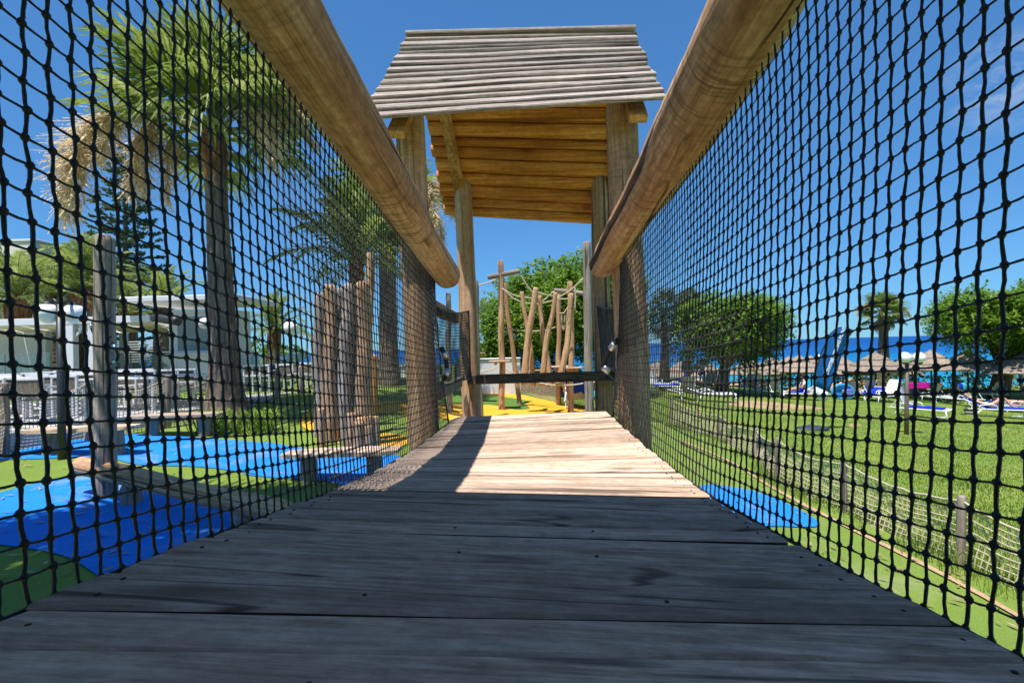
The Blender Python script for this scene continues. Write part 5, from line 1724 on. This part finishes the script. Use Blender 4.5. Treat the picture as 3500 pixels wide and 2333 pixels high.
# ------------------------------------------------------------------ sun loungers
M_SLING = plain('beige_sling', (.36, .33, .27), .8, .2, .1, 40)
M_SLINGG = plain('grey_sling', (.42, .44, .47), .8, .2, .1, 40)
M_LWHITE = plain('lounger_white', (.82, .82, .82), .4, .5, .03, 6)
M_TOWEL = plain('royal_blue_towel', (.015, .04, .50), .95, .05, .3, 14, bumps=.6)
M_CYAN = plain('cyan_towel', (.06, .50, .58), .95, .05, .25, 14, bumps=.6)
M_WTOWEL = plain('white_towel', (.72, .76, .84), .95, .05, .12, 10, bumps=.6)
M_MAG = plain('magenta_towel', (.50, .01, .24), .9, .1, .2, 10, bumps=.4)
def make_lounger(angle, label, sling=None):
    """head end at +Y, foot end at -Y"""
    sling = sling or M_SLING
    root = empty('sun_lounger', (0, 0, 0), label, 'sun lounger', 'sun loungers on the lawn')
    w, h, L = .66, .34, 1.9; hy = .25
    mb = MB()
    for x in (-w / 2, w / 2):
        mb.tube([(x, -L / 2, h), (x, -L / 2 + .02, h), (x, hy, h), (x, L / 2 - .15, h)], .022, 8)
    mb.tube([(-w / 2, -L / 2, h), (w / 2, -L / 2, h)], .022, 8)
    mb.build('frame', M_LWHITE, root, smooth=True)
    for x in (-w / 2, w / 2):
        MB().tube([(x, -L / 2 + .03, h), (x, -L / 2 + .01, h * .5), (x, -L / 2 - .02, 0)], [.024, .022, .02], 8).build('leg', M_LWHITE, root, smooth=True)
        MB().tube([(x, L / 2 - .55, h), (x, L / 2 - .42, h * .5), (x, L / 2 - .30, 0)], [.024, .022, .02], 8).build('leg', M_LWHITE, root, smooth=True)
        MB().tube([(x, -.1, h), (x * 1.05, -.02, h + .16), (x * 1.05, .12, h + .2), (x * 1.05, .42, h + .16), (x, .5, h)], .018, 8).build('armrest', M_LWHITE, root, smooth=True)
    n = 8; mb = MB()
    for i in range(n + 1):
        y = lerp(-L / 2 + .03, hy, i / n); z = h + .005 - .02 * sin(pi * i / n)
        mb.v += [(-w / 2 + .01, y, z), (w / 2 - .01, y, z), (-w / 2 + .01, y, z - .012), (w / 2 - .01, y, z - .012)]
    for i in range(n):
        a = i * 4
        mb.f += [(a, a + 1, a + 5, a + 4), (a + 2, a + 6, a + 7, a + 3), (a, a + 4, a + 6, a + 2), (a + 1, a + 3, a + 7, a + 5)]
    mb.build('seat_sling', sling, root, smooth=True)
    ca, sa = cos(RAD(angle)), sin(RAD(angle)); bl_ = .78
    mb = MB()
    for i in range(n + 1):
        t = i / n; y = hy + .02 + bl_ * t * ca; z = h + .01 + bl_ * t * sa
        ny, nz_ = -sa, ca
        s_ = -.02 * sin(pi * t)
        mb.v += [(-w / 2 + .02, y + ny * s_, z + nz_ * s_), (w / 2 - .02, y + ny * s_, z + nz_ * s_), (-w / 2 + .02, y + ny * (s_ - .012), z + nz_ * (s_ - .012)), (w / 2 - .02, y + ny * (s_ - .012), z + nz_ * (s_ - .012))]
    for i in range(n):
        a = i * 4
        mb.f += [(a, a + 1, a + 5, a + 4), (a + 2, a + 6, a + 7, a + 3), (a, a + 4, a + 6, a + 2), (a + 1, a + 3, a + 7, a + 5)]
    br = mb.build('back_sling', sling, root, smooth=True)
    mb = MB()
    e = (hy + .02 + bl_ * ca, h + .01 + bl_ * sa)
    mb.tube([(-w / 2, hy, h), (-w / 2, *e), (-w / 2, *e), (w / 2, *e), (w / 2, *e), (w / 2, hy, h)], .02, 8)
    mb.build('back_frame', M_LWHITE, root, smooth=True)
    MB().tube([(-w / 2, hy + bl_ * .6 * ca, h + bl_ * .6 * sa), (-w / 2, L / 2 - .25, h)], .014, 6).build('strut', M_LWHITE, root)
    MB().tube([(w / 2, hy + bl_ * .6 * ca, h + bl_ * .6 * sa), (w / 2, L / 2 - .25, h)], .014, 6).build('strut', M_LWHITE, root)
    return root
protos = {}
def lounger(x, y, rz, angle, label, grey=False, Z=None):
    """(x, y): photo pixel of the middle of its ground shadow"""
    q = gp(x, y) if Z is None else on_ground(x, y, Z, 0)
    M = Matrix.Translation(q) @ Matrix.Rotation(RAD(rz), 4, 'Z')
    key = (angle, grey)
    if key not in protos:
        o = make_lounger(angle, label, M_SLINGG if grey else M_SLING)
        o.matrix_basis = M; protos[key] = o
        return o, M
    return copy_tree(protos[key], M, label), M
def towel(M, pts, w, mat, label, th=.018, seed=1, cat='towel'):
    """cloth draped along a line of local points"""
    mb = MB(); n = 7
    r = random.Random(seed)
    P_ = [Vector(p) for p in pts]
    fine = []
    for i in range(len(P_) - 1):
        for k in range(4): fine.append(P_[i].lerp(P_[i + 1], k / 4))
    fine.append(P_[-1])
    for i, p in enumerate(fine):
        for k in range(n + 1):
            u = k / n - .5
            mb.v.append(tuple(M @ Vector((p.x + u * w + .02 * noise.noise((i * .4, k, seed)), p.y + .02 * noise.noise((i * .5, k * .7, seed + 3)), p.z + th + .025 * noise.noise((i * .6, k * .8, seed + 9))))))
    m_ = n + 1
    for i in range(len(fine) - 1):
        for k in range(n):
            a = i * m_ + k
            mb.f.append((a, a + 1, a + 1 + m_, a + m_))
    o = mb.build('beach_towel', mat, smooth=True)
    md = o.modifiers.new('thick', 'SOLIDIFY'); md.thickness = th
    tag(o, label, cat, 'towels and floats')
    return o
# nearest ones
_, Ma = lounger(3135, 1425, 32, 75, 'white lounger with upright grey back standing behind the lamp post', True)
towel(Ma, [(0, -.75, .35), (0, -.4, .36), (0, -.1, .36), (0, .2, .37)], .5, M_TOWEL, 'crumpled royal blue towel on the lounger behind the lamp post', .05, 2)
_, Mb = lounger(3395, 1425, 58, 30, 'white lounger under the sunbather with bent knees')
towel(Mb, [(0, -1.02, .24), (0, -.95, .36), (0, -.4, .36), (0, .25, .36), (0, .6, .56), (0, .92, .74)], .62, M_TOWEL, 'royal blue towel beneath the sunbather with bent knees', .03, 3)
_, Mc = lounger(3470, 1408, 84, 10, 'white lounger under the sunbather lying flat')
towel(Mc, [(0, -.95, .35), (0, 0, .36), (0, .9, .48)], .6, M_TOWEL, 'royal blue towel beneath the sunbather lying flat', .03, 4)
_, Md = lounger(3288, 1385, 195, 62, 'lounger with beige back turned to the bridge, left of the sunbathers')
_, Me = lounger(3372, 1366, 195, 62, 'lounger with beige back in front of the large tree trunk')
_, Mf = lounger(3236, 1376, 205, 58, 'lounger hung with cyan and blue towels')
towel(Mf, [(-.12, .62, 1.04), (-.12, .72, 1.02), (-.12, .74, .70)], .22, M_CYAN, 'cyan towel hanging over a lounger back', .03, 5)
towel(Mf, [(.18, .62, 1.04), (.18, .72, 1.02), (.18, .74, .76)], .3, M_TOWEL, 'blue towel hanging beside the cyan one', .03, 6)
_, Mg = lounger(3165, 1374, 205, 62, 'lounger right of the magenta towel')
_, Mh = lounger(3085, 1360, 190, 62, 'lounger with beige back behind the lamp post')
q = P(3140, 1320, depth(gp(3140, 1375)))
towel(Matrix.Translation(q), [(0, 0, .17), (0, -.02, .05), (0, -.04, -.15)], 1.05, M_MAG, 'magenta towel hung over lounger backs behind the lamp post', .03, 7)
_, Mi = lounger(3030, 1374, 285, 60, 'white lounger with pale towel over its raised back')
towel(Mi, [(0, .70, 1.06), (0, .58, .92), (0, .42, .66), (0, .28, .42), (0, -.2, .36)], .58, M_WTOWEL, 'pale blue and white towel over a raised lounger back', .03, 8)
_, Mj = lounger(2975, 1368, 290, 25, 'white lounger lying low between flag and fan palm')
towel(Mj, [(0, -.3, .36), (0, .25, .37), (0, .8, .6)], .56, M_TOWEL, 'blue towel on the low lounger between flag and fan palm', .03, 9)
_, Mk = lounger(2945, 1362, 190, 62, 'lounger with grey-green back right of the float')
_, Ml = lounger(2905, 1362, 150, 55, 'white lounger just behind the inflatable float')
_, Mm = lounger(2745, 1366, 255, 45, 'white lounger left of the feather flag with a seated sunbather')
towel(Mm, [(0, -.6, .36), (0, 0, .37), (0, .25, .37)], .6, M_TOWEL, 'blue towel on the lounger left of the feather flag', .03, 10)
_, Mn = lounger(2625, 1356, 192, 62, 'lounger with beige back right of the round tree')
_, Mo = lounger(2550, 1342, 188, 62, 'lounger with dark beige back touching the round tree')
towel(Mo, [(0, .66, 1.04), (0, .60, .92)], .6, M_TOWEL, 'blue towel strip over a lounger back near the round tree', .03, 20)
_, Mp = lounger(2430, 1372, 80, 20, 'white lounger lying in the shade left of the round tree')
_, Mq = lounger(2335, 1362, 185, 62, 'lounger with beige woven back near the rope fence')
_, Mr = lounger(2295, 1340, 250, 45, 'white lounger with blue towels beside the wispy trees')
towel(Mr, [(0, -.9, .36), (0, 0, .37), (0, .25, .38), (0, .55, .7), (0, .75, .95)], .6, M_TOWEL, 'blue towel on the lounger beside the wispy trees', .03, 11)
_, Ms = lounger(2420, 1330, 180, 62, 'lounger with grey back behind the round tree trunk', True)
_, Mt = lounger(2245, 1330, 20, 60, 'white lounger farthest toward the tower post', True)
_, Mu = lounger(1838, 1345, 190, 60, 'white lounger seen below the dark rail', Z=22)
towel(Mu, [(0, -.9, .36), (0, 0, .37), (0, .25, .38)], .6, M_TOWEL, 'blue towel on the lounger seen below the dark rail', .03, 12)
# ------------------------------------------------------------------ feather flag
fb = gp(2772, 1466); Zf = depth(fb)
def FP(zx, zy, dz=0.0): return P(2700 + zx / 2.614, 900 + zy / 2.614, Zf + dz)
flag = empty('feather_flag', fb, 'blue feather flag with white lettering standing on the lawn', 'flag')
M_FLAG = plain('flag_blue', (.012, .125, .37), .7, .2, .12, 3)
M_FLAGW = plain('flag_white', (.70, .74, .80), .7, .2, .1, 3)
Lp = [(222, 1095), (226, 1040), (234, 960), (252, 880), (280, 790), (318, 700), (360, 630), (405, 588), (450, 572), (500, 576), (575, 598)]
Rp = [(352, 1150), (372, 1085), (400, 1020), (428, 945), (446, 880), (466, 810), (490, 745), (512, 690), (532, 655), (552, 628), (576, 600)]
def flag_sheet(Lp, Rp, mat, name):
    mb = MB(); n = 8; m_ = n + 1
    for i, (l, r_) in enumerate(zip(Lp, Rp)):
        for k in range(m_):
            u = k / n
            mb.v.append(tuple(FP(lerp(l[0], r_[0], u), lerp(l[1], r_[1], u), .05 * sin(u * 5 + i * .35) * u)))
    for i in range(len(Lp) - 1):
        for k in range(n):
            a = i * m_ + k; mb.f.append((a, a + 1, a + 1 + m_, a + m_))
    o = mb.build(name, mat, flag, smooth=True)
    md = o.modifiers.new('thick', 'SOLIDIFY'); md.thickness = .004
    return o
sail = flag_sheet(Lp, Rp, M_FLAG, 'sail')
flag_sheet([(217, 1195), (219, 1150), (222, 1097)], [(330, 1225), (342, 1190), (351, 1152)], M_FLAGW, 'white_foot')
MB().tube([FP(188, 1480), FP(200, 1330), FP(214, 1180), FP(219, 1095), FP(232, 960), FP(278, 790), FP(358, 628), FP(405, 584), FP(450, 568), FP(500, 572), FP(575, 596)], [.016, .016, .015, .014, .013, .012, .010, .009, .008, .007, .005], 8).build('pole', M_DARKMETAL, flag, smooth=True)
bc = gp(2775, 1468)
MB().lathe([(.36, .02), (.34, .06), (.2, .10), (.06, .13)], 18, Matrix.Translation(bc) @ Matrix.Diagonal((1.25, .8, 1, 1))).build('base_weight', plain('dark_blue_weight', (.03, .035, .06), .6), flag, smooth=True)
def text_on(s, zx, zy, ang, size, parent):
    cu = bpy.data.curves.new('lettering', 'FONT'); cu.body = s; cu.size = size; cu.extrude = .002; cu.align_x = 'LEFT'; cu.align_y = 'CENTER'; cu.offset = .006
    tmp = bpy.data.objects.new('lettering', cu); COL.objects.link(tmp)
    bpy.context.view_layer.update()
    me = bpy.data.meshes.new_from_object(tmp.evaluated_get(bpy.context.evaluated_depsgraph_get()))
    bpy.data.objects.remove(tmp)
    me.materials.clear(); me.materials.append(M_FLAGW)
    X = (_R * cos(ang) + _U * sin(ang)); Y = (-_R * sin(ang) + _U * cos(ang)); Zv = -_F
    o = FP(zx, zy, -.075)
    M = Matrix(((X.x, Y.x, Zv.x, o.x), (X.y, Y.y, Zv.y, o.y), (X.z, Y.z, Zv.z, o.z), (0, 0, 0, 1)))
    return link('lettering', me, parent, M)
text_on('ACTIVITIES MEETING POINT', 318, 1022, math.atan2(1022 - 640, 462 - 318), .118, flag)
# ------------------------------------------------------------------ small things on the lawn
M_FLOAT = plain('float_blue', (.04, .30, .62), .3, .5, .2, 6)
M_FLOAT2 = plain('float_violet', (.20, .22, .60), .3, .5, .1, 6)
fq = gp(2885, 1366); Zq = depth(fq)
fl_ = empty('inflatable_float', fq, 'blue striped inflatable float lying upright beside the feather flag', 'float')
for i in range(6):
    y = lerp(1358, 1332, i / 5)
    MB().tube([P(2878, y + 3, Zq - .1), P(2880, y + 3, Zq - .1), P(2912, y, Zq + .1), P(2914, y, Zq + .1)], [.03, .055, .055, .03], 10).build('tube', M_FLOAT if i < 2 else M_FLOAT2, fl_, smooth=True)
ring = [P(2880 + 36 * cos(a), 1338 + 24 * sin(a), Zq + .12) for a in [2 * pi * k / 24 for k in range(25)]]
MB().tube(ring, .075, 10, False).build('rim', M_FLOAT, fl_, smooth=True)
mb = MB(); c = P(2880, 1338, Zq + .16)
for k in range(24): mb.tri(c, ring[k], ring[k + 1])
mb.build('membrane', M_FLOAT, fl_)
bq = gp(2384, 1412)
ball = empty('beach_ball', bq, 'small orange and white ball lying on the lawn', 'ball')
bc_ = bq + Vector((0, 0, .075))
mb1, mb2 = MB(), MB()
for seg in range(8):
    tgt = mb1 if seg % 2 else mb2
    for i in range(8):
        for k in range(2):
            a0, a1 = 2 * pi * (seg + k / 2) / 8, 2 * pi * (seg + (k + 1) / 2) / 8
            e0, e1 = -pi / 2 + pi * i / 8, -pi / 2 + pi * (i + 1) / 8
            def s_(a, e): return bc_ + Vector((cos(e), sin(e) * cos(a), sin(e) * sin(a))) * .085
            tgt.quad(s_(a0, e0), s_(a1, e0), s_(a1, e1), s_(a0, e1))
mb1.build('orange_panel', plain('ball_orange', (.75, .16, .02), .35), ball, smooth=True)
mb2.build('white_panel', plain('ball_white', (.8, .78, .74), .35), ball, smooth=True)
def flipflop(x, y, label, mat):
    q = gp(x, y)
    root = empty('sandals', q, label, 'sandals')
    for s in (-1, 1):
        M = Matrix.Translation(q + Vector((s * .09, s * .05, .012))) @ Matrix.Rotation(.9 + s * .2, 4, 'Z')
        mb = MB(); n = 14
        out = [(.05 * cos(2 * pi * k / n) * (1 if sin(2 * pi * k / n) > 0 else .8), .135 * sin(2 * pi * k / n)) for k in range(n)]
        for z in (0, .018): mb.v += [tuple(M @ Vector((a, b, z))) for a, b in out]
        mb.f.append(tuple(range(n))[::-1]); mb.f.append(tuple(n + k for k in range(n)))
        for k in range(n): mb.f.append((k, (k + 1) % n, n + (k + 1) % n, n + k))
        mb.build('sole', mat, root)
        MB().tube([M @ Vector((-.045, -.01, .015)), M @ Vector((0, .05, .05)), M @ Vector((.045, -.01, .015))], .008, 6).build('strap', M_DARKMETAL, root)
flipflop(3218, 1427, 'pair of white sandals in the grass near the sunbathers', M_LWHITE)
flipflop(3478, 1424, 'pair of pale sandals beside the flat lounger', M_LWHITE)
bgq = gp(3318, 1420)
bag = empty('beach_bag', bgq, 'striped beach bag standing beside the sunbathers lounger', 'bag')
for i in range(4):
    MB().lathe([(.17 + .012 * i, i * .065), (.182 + .012 * i, (i + 1) * .065)], 16, Matrix.Translation(bgq) @ Matrix.Diagonal((1.2, .7, 1, 1))).build('stripe', M_DARKMETAL if i % 2 else plain('bag_cream%d' % i, (.6, .52, .42), .9), bag)
for s in (-1, 1):
    MB().tube([bgq + Vector((-.12, s * .08, .26)), bgq + Vector((-.06, s * .09, .40)), bgq + Vector((.06, s * .09, .40)), bgq + Vector((.12, s * .08, .26))], .01, 6).build('handle', M_DARKMETAL, bag)
# ------------------------------------------------------------------ people
M_SKIN = plain('tanned_skin', (.52, .29, .19), .55, .35, .08, 8)
M_SKIN2 = plain('light_skin', (.60, .37, .27), .55, .35, .08, 8)
M_HAIR = plain('dark_hair', (.03, .02, .015), .6, .3, .3, 40)
M_SWIM = plain('black_swimwear', (.012, .012, .016), .7, .2, .2, 10)
M_SHORTS = plain('navy_print_shorts', (.03, .07, .20), .8, .1, .6, 16)
M_SHIRT = plain('white_shirt', (.72, .72, .76), .9, .1, .08, 8)
def skin_mesh(name, J, E, rad, mat, parent, sub=2):
    keys = list(J)
    me = bpy.data.meshes.new(name)
    me.from_pydata([tuple(J[k]) for k in keys], [(keys.index(a), keys.index(b)) for a, b in E], [])
    o = link(name, me, parent)
    sk = o.modifiers.new('skin', 'SKIN'); sk.use_smooth_shade = True
    sv = me.skin_vertices[0].data
    for i, k in enumerate(keys):
        r_ = rad[k]
        sv[i].radius = r_ if isinstance(r_, tuple) else (r_, r_)
        sv[i].use_root = (i == 0)
    sb = o.modifiers.new('sub', 'SUBSURF'); sb.levels = sub; sb.render_levels = sub
    me.materials.append(mat)
    return o
BODY_E = [('pelvis', 'waist'), ('waist', 'chest'), ('chest', 'neck'), ('neck', 'head'), ('head', 'crown')] + [e for s in 'LR' for e in (('chest', 'sh' + s), ('sh' + s, 'el' + s), ('el' + s, 'wr' + s), ('wr' + s, 'hand' + s), ('pelvis', 'hip' + s), ('hip' + s, 'kn' + s), ('kn' + s, 'an' + s), ('an' + s, 'toe' + s))]
BODY_R = dict(pelvis=(.13, .10), waist=(.115, .09), chest=(.135, .10), neck=.05, head=.085, crown=.075)
for s in 'LR': BODY_R.update({'sh' + s: .058, 'el' + s: .042, 'wr' + s: .03, 'hand' + s: .03, 'hip' + s: .085, 'kn' + s: .056, 'an' + s: .036, 'toe' + s: .03})
def person(label, M, pose, skin, clothes, hair=True, scale=1.0):
    J = {k: M @ (Vector(v) * scale) for k, v in pose.items()}
    root = empty('person', M @ Vector((0, 0, 0)), label, 'person')
    R = {k: (tuple(q * scale for q in v) if isinstance(v, tuple) else v * scale) for k, v in BODY_R.items()}
    body = skin_mesh('body', J, BODY_E, R, skin, root)
    for nm, edges, grow, mat in clothes:
        ks = []
        for a, b in edges:
            for k in (a, b):
                if k not in ks: ks.append(k)
        JJ = {k: J[k] for k in ks}
        EE = list(edges)
        RR = {k: (tuple(q * grow for q in R[k]) if isinstance(R[k], tuple) else R[k] * grow) for k in ks}
        for k in list(JJ):
            if k.startswith('kn'):   # hem half way down the thigh
                s = k[-1]; JJ[k] = J['hip' + s].lerp(J[k], .5); RR[k] = R['hip' + s] * grow * .95
            if k.startswith('el') :
                s = k[-1]; JJ[k] = J['sh' + s].lerp(J[k], .6)
                RR[k] = R['sh' + s] * grow
        skin_mesh(nm, JJ, EE, RR, mat, root)
    h = J['head'].lerp(J['crown'], .5); up = (J['crown'] - J['head']).normalized()
    fw = J.get('face', None)
    mb = MB(); mb.ball((0, 0, 0), .098 * scale, 14, 10, (1, 1, 1))
    f = (M.to_3x3() @ Vector(pose.get('_f', (0, -1, 0)))).normalized() if False else None
    o = mb.build('hair', M_HAIR, root, Matrix.Translation(h + up * .035 * scale + HAIR_OFF[0] * scale), smooth=True)
    # face: nose, eyes and ears on the side the person looks to
    fd = LOOK[0]
    sd = up.cross(fd).normalized()
    nm = MB(); nm.ball(J['head'] + fd * .095 * scale, .016 * scale, 8, 6, (1, 1, 1.3)); nm.build('nose', skin, root, smooth=True)
    for s in (-1, 1):
        MB().ball(J['head'].lerp(J['crown'], .25) + fd * .082 * scale + sd * s * .033 * scale, .011 * scale, 8, 6).build('eye', M_DARKMETAL, root, smooth=True)
        MB().ball(J['head'] + sd * s * .085 * scale, .022 * scale, 8, 6, (.6, 1, 1.3)).build('ear', skin, root, smooth=True)
    for s in 'LR':
        w_, hd = J['wr' + s], J['hand' + s]
        d = (hd - w_).normalized(); sd2 = d.cross(Vector((0, 0, 1)))
        sd2 = sd2.normalized() if sd2.length > .1 else Vector((1, 0, 0))
        mb = MB()
        for k in range(4):
            b0 = hd + sd2 * (k - 1.5) * .018 * scale; ln = (.075, .085, .08, .062)[k] * scale
            mb.tube([b0 - d * .02 * scale, b0 + d * ln * .5, b0 + d * ln + Vector((0, 0, -.018 * scale))], [.0095 * scale, .009 * scale, .006 * scale], 6)
        b0 = hd - sd2 * .03 * scale - d * .02 * scale
        mb.tube([b0, b0 - sd2 * .025 * scale + d * .03 * scale, b0 - sd2 * .03 * scale + d * .06 * scale], [.011 * scale, .010 * scale, .007 * scale], 6)
        mb.build('fingers', skin, root, smooth=True)
    return root
HAIR_OFF = [Vector((0, 0, 0))]; LOOK = [Vector((0, -1, 0))]
SW = [('swim_bottom', [('pelvis', 'hipL'), ('pelvis', 'hipR')], 1.08, M_SWIM), ('swim_top', [('chest', 'shL'), ('chest', 'shR')], 1.06, M_SWIM)]
# sunbather with bent knees: head toward +Y of the lounger, leaning on the back
lie = dict(pelvis=(0, .18, .47), waist=(0, .36, .52), chest=(0, .56, .66), neck=(0, .72, .78), head=(0, .80, .86), crown=(0, .86, .96),
           shL=(-.17, .60, .68), elL=(-.30, .36, .56), wrL=(-.30, .12, .46), handL=(-.29, .03, .44), shR=(.17, .60, .68), elR=(.32, .50, .72), wrR=(.26, .42, .95), handR=(.24, .40, 1.03),
           hipL=(-.10, .08, .47), knL=(-.12, -.28, .80), anL=(-.11, -.52, .46), toeL=(-.11, -.68, .43), hipR=(.10, .08, .47), knR=(.13, -.34, .60), anR=(.12, -.74, .47), toeR=(.12, -.86, .52))
HAIR_OFF[0] = Mb.to_3x3() @ Vector((0, .04, .02)); LOOK[0] = (Mb.to_3x3() @ Vector((0, -.75, .65))).normalized()
person('sunbather in dark swimwear lying with bent knees on a blue towel', Mb, lie, M_SKIN2, SW)
flat = dict(pelvis=(0, .0, .47), waist=(0, .2, .48), chest=(0, .42, .51), neck=(0, .60, .55), head=(0, .70, .58), crown=(0, .81, .61),
            shL=(-.17, .46, .52), elL=(-.30, .20, .48), wrL=(-.40, -.02, .45), handL=(-.44, -.10, .45), shR=(.17, .46, .52), elR=(.30, .62, .48), wrR=(.16, .82, .55), handR=(.10, .88, .56),
            hipL=(-.10, -.08, .46), knL=(-.12, -.50, .46), anL=(-.12, -.90, .44), toeL=(-.13, -1.0, .50), hipR=(.10, -.08, .46), knR=(.12, -.50, .46), anR=(.12, -.90, .44), toeR=(.13, -1.0, .50))
HAIR_OFF[0] = Mc.to_3x3() @ Vector((0, .03, -.02)); LOOK[0] = (Mc.to_3x3() @ Vector((0, -.2, .98))).normalized()
person('sunbather in black bikini lying flat at the picture edge', Mc, flat, M_SKIN, SW)
# seated person left of the flag, in a white shirt
sit = dict(pelvis=(0, .05, .48), waist=(0, .08, .64), chest=(0, .06, .84), neck=(0, .03, .99), head=(0, 0, 1.08), crown=(0, 0, 1.20),
           shL=(-.17, .06, .88), elL=(-.22, -.08, .66), wrL=(-.14, -.30, .60), handL=(-.11, -.38, .58), shR=(.17, .06, .88), elR=(.22, -.08, .66), wrR=(.14, -.30, .60), handR=(.11, -.38, .58),
           hipL=(-.10, -.02, .46), knL=(-.12, -.46, .56), anL=(-.12, -.66, .42), toeL=(-.12, -.80, .40), hipR=(.10, -.02, .46), knR=(.12, -.46, .56), anR=(.12, -.68, .42), toeR=(.12, -.82, .40))
SH = [('shirt', [('waist', 'chest'), ('chest', 'shL'), ('chest', 'shR'), ('shL', 'elL'), ('shR', 'elR')], 1.14, M_SHIRT), ('shorts', [('pelvis', 'hipL'), ('pelvis', 'hipR'), ('hipL', 'knL'), ('hipR', 'knR')], 1.12, M_TOWEL)]
def place_sit(M, label, skin=M_SKIN, cl=SH):
    HAIR_OFF[0] = M.to_3x3() @ Vector((0, .02, .01)); LOOK[0] = (M.to_3x3() @ Vector((0, -1, -.1))).normalized()
    person(label, M, sit, skin, cl)
place_sit(Mm, 'person in white shirt sitting on the lounger left of the flag')
SWM = [('shorts', [('pelvis', 'hipL'), ('pelvis', 'hipR'), ('hipL', 'knL'), ('hipR', 'knR')], 1.14, M_SHORTS)]
stand = dict(pelvis=(0, 0, .95), waist=(0, 0, 1.10), chest=(0, 0, 1.32), neck=(0, 0, 1.50), head=(0, -.02, 1.60), crown=(0, 0, 1.72),
             shL=(-.19, 0, 1.40), elL=(-.34, -.05, 1.52), wrL=(-.20, -.12, 1.66), handL=(-.14, -.12, 1.70), shR=(.19, 0, 1.40), elR=(.26, .02, 1.14), wrR=(.25, -.10, .92), handR=(.25, -.13, .84),
             hipL=(-.10, 0, .90), knL=(-.12, -.02, .50), anL=(-.13, .02, .10), toeL=(-.14, -.12, .04), hipR=(.10, 0, .90), knR=(.13, .04, .50), anR=(.13, .08, .10), toeR=(.14, -.06, .04))
def place_stand(x, y, rz, label, skin, cl, Z=None):
    q = gp(x, y) if Z is None else on_ground(x, y, Z, 0)
    M = Matrix.Translation(q) @ Matrix.Rotation(rz, 4, 'Z')
    HAIR_OFF[0] = M.to_3x3() @ Vector((0, .02, .01)); LOOK[0] = (M.to_3x3() @ Vector((0, -1, 0))).normalized()
    person(label, M, stand, skin, cl)
place_stand(3492, 1352, .5, 'bare-chested person in navy shorts with raised arm at the picture edge', M_SKIN, SWM)
place_stand(2402, 1325, 2.6, 'person in pale clothes standing beyond the round tree', M_SKIN, SH)
# people seated beyond the dark rail
SB = [('shorts', [('pelvis', 'hipL'), ('pelvis', 'hipR'), ('hipL', 'knL'), ('hipR', 'knR')], 1.12, M_CYAN)]
_, Mv = lounger(1978, 1378, 165, 60, 'white lounger with blue towel under two seated bathers behind the grey pole', Z=15.5)
towel(Mv, [(0, -.9, .36), (0, 0, .37), (0, .25, .38), (0, .55, .7), (0, .70, .98)], .6, M_TOWEL, 'blue towel on the lounger behind the grey climbing pole', .03, 13)
place_sit(Mv @ Matrix.Translation((-.34, -.1, 0)), 'bather sitting on the lounger edge beside the grey climbing pole', M_SKIN, SB)
place_sit(Mv @ Matrix.Translation((.36, -.15, 0)) @ Matrix.Rotation(-.3, 4, 'Z'), 'second bather seated behind the grey climbing pole', M_SKIN2, SWM)
HAIR_OFF[0] = Mn.to_3x3() @ Vector((0, .04, .02)); LOOK[0] = (Mn.to_3x3() @ Vector((0, -.75, .65))).normalized()
person('sunbather lying between the loungers right of the round tree', Matrix.Translation(gp(2588, 1345)) @ Matrix.Rotation(1.2, 4, 'Z'), lie, M_SKIN2, SW)
# ochre rocks behind the bushes
for i, (x, w, h) in enumerate([(2300, 2.2, .8), (2400, 2.4, .9), (2490, 2.0, .8), (2560, 1.8, .9), (2880, 1.6, 1.0), (2935, 1.9, 1.15), (2990, 1.6, 1.0), (2820, 1.4, .8)]):
    q = on_ground(x, 1300, 34.5, 0)
    rock(q.x, q.y, w, h, i + 1, 'ochre shore rock ' + ['beside the wispy trees', 'left of the round tree trunk', 'behind the round tree trunk', 'just right of the round tree trunk', 'right of the feather flag', 'left of the fan palm trunk', 'behind the fan palm trunk', 'behind the feather flag'][i])
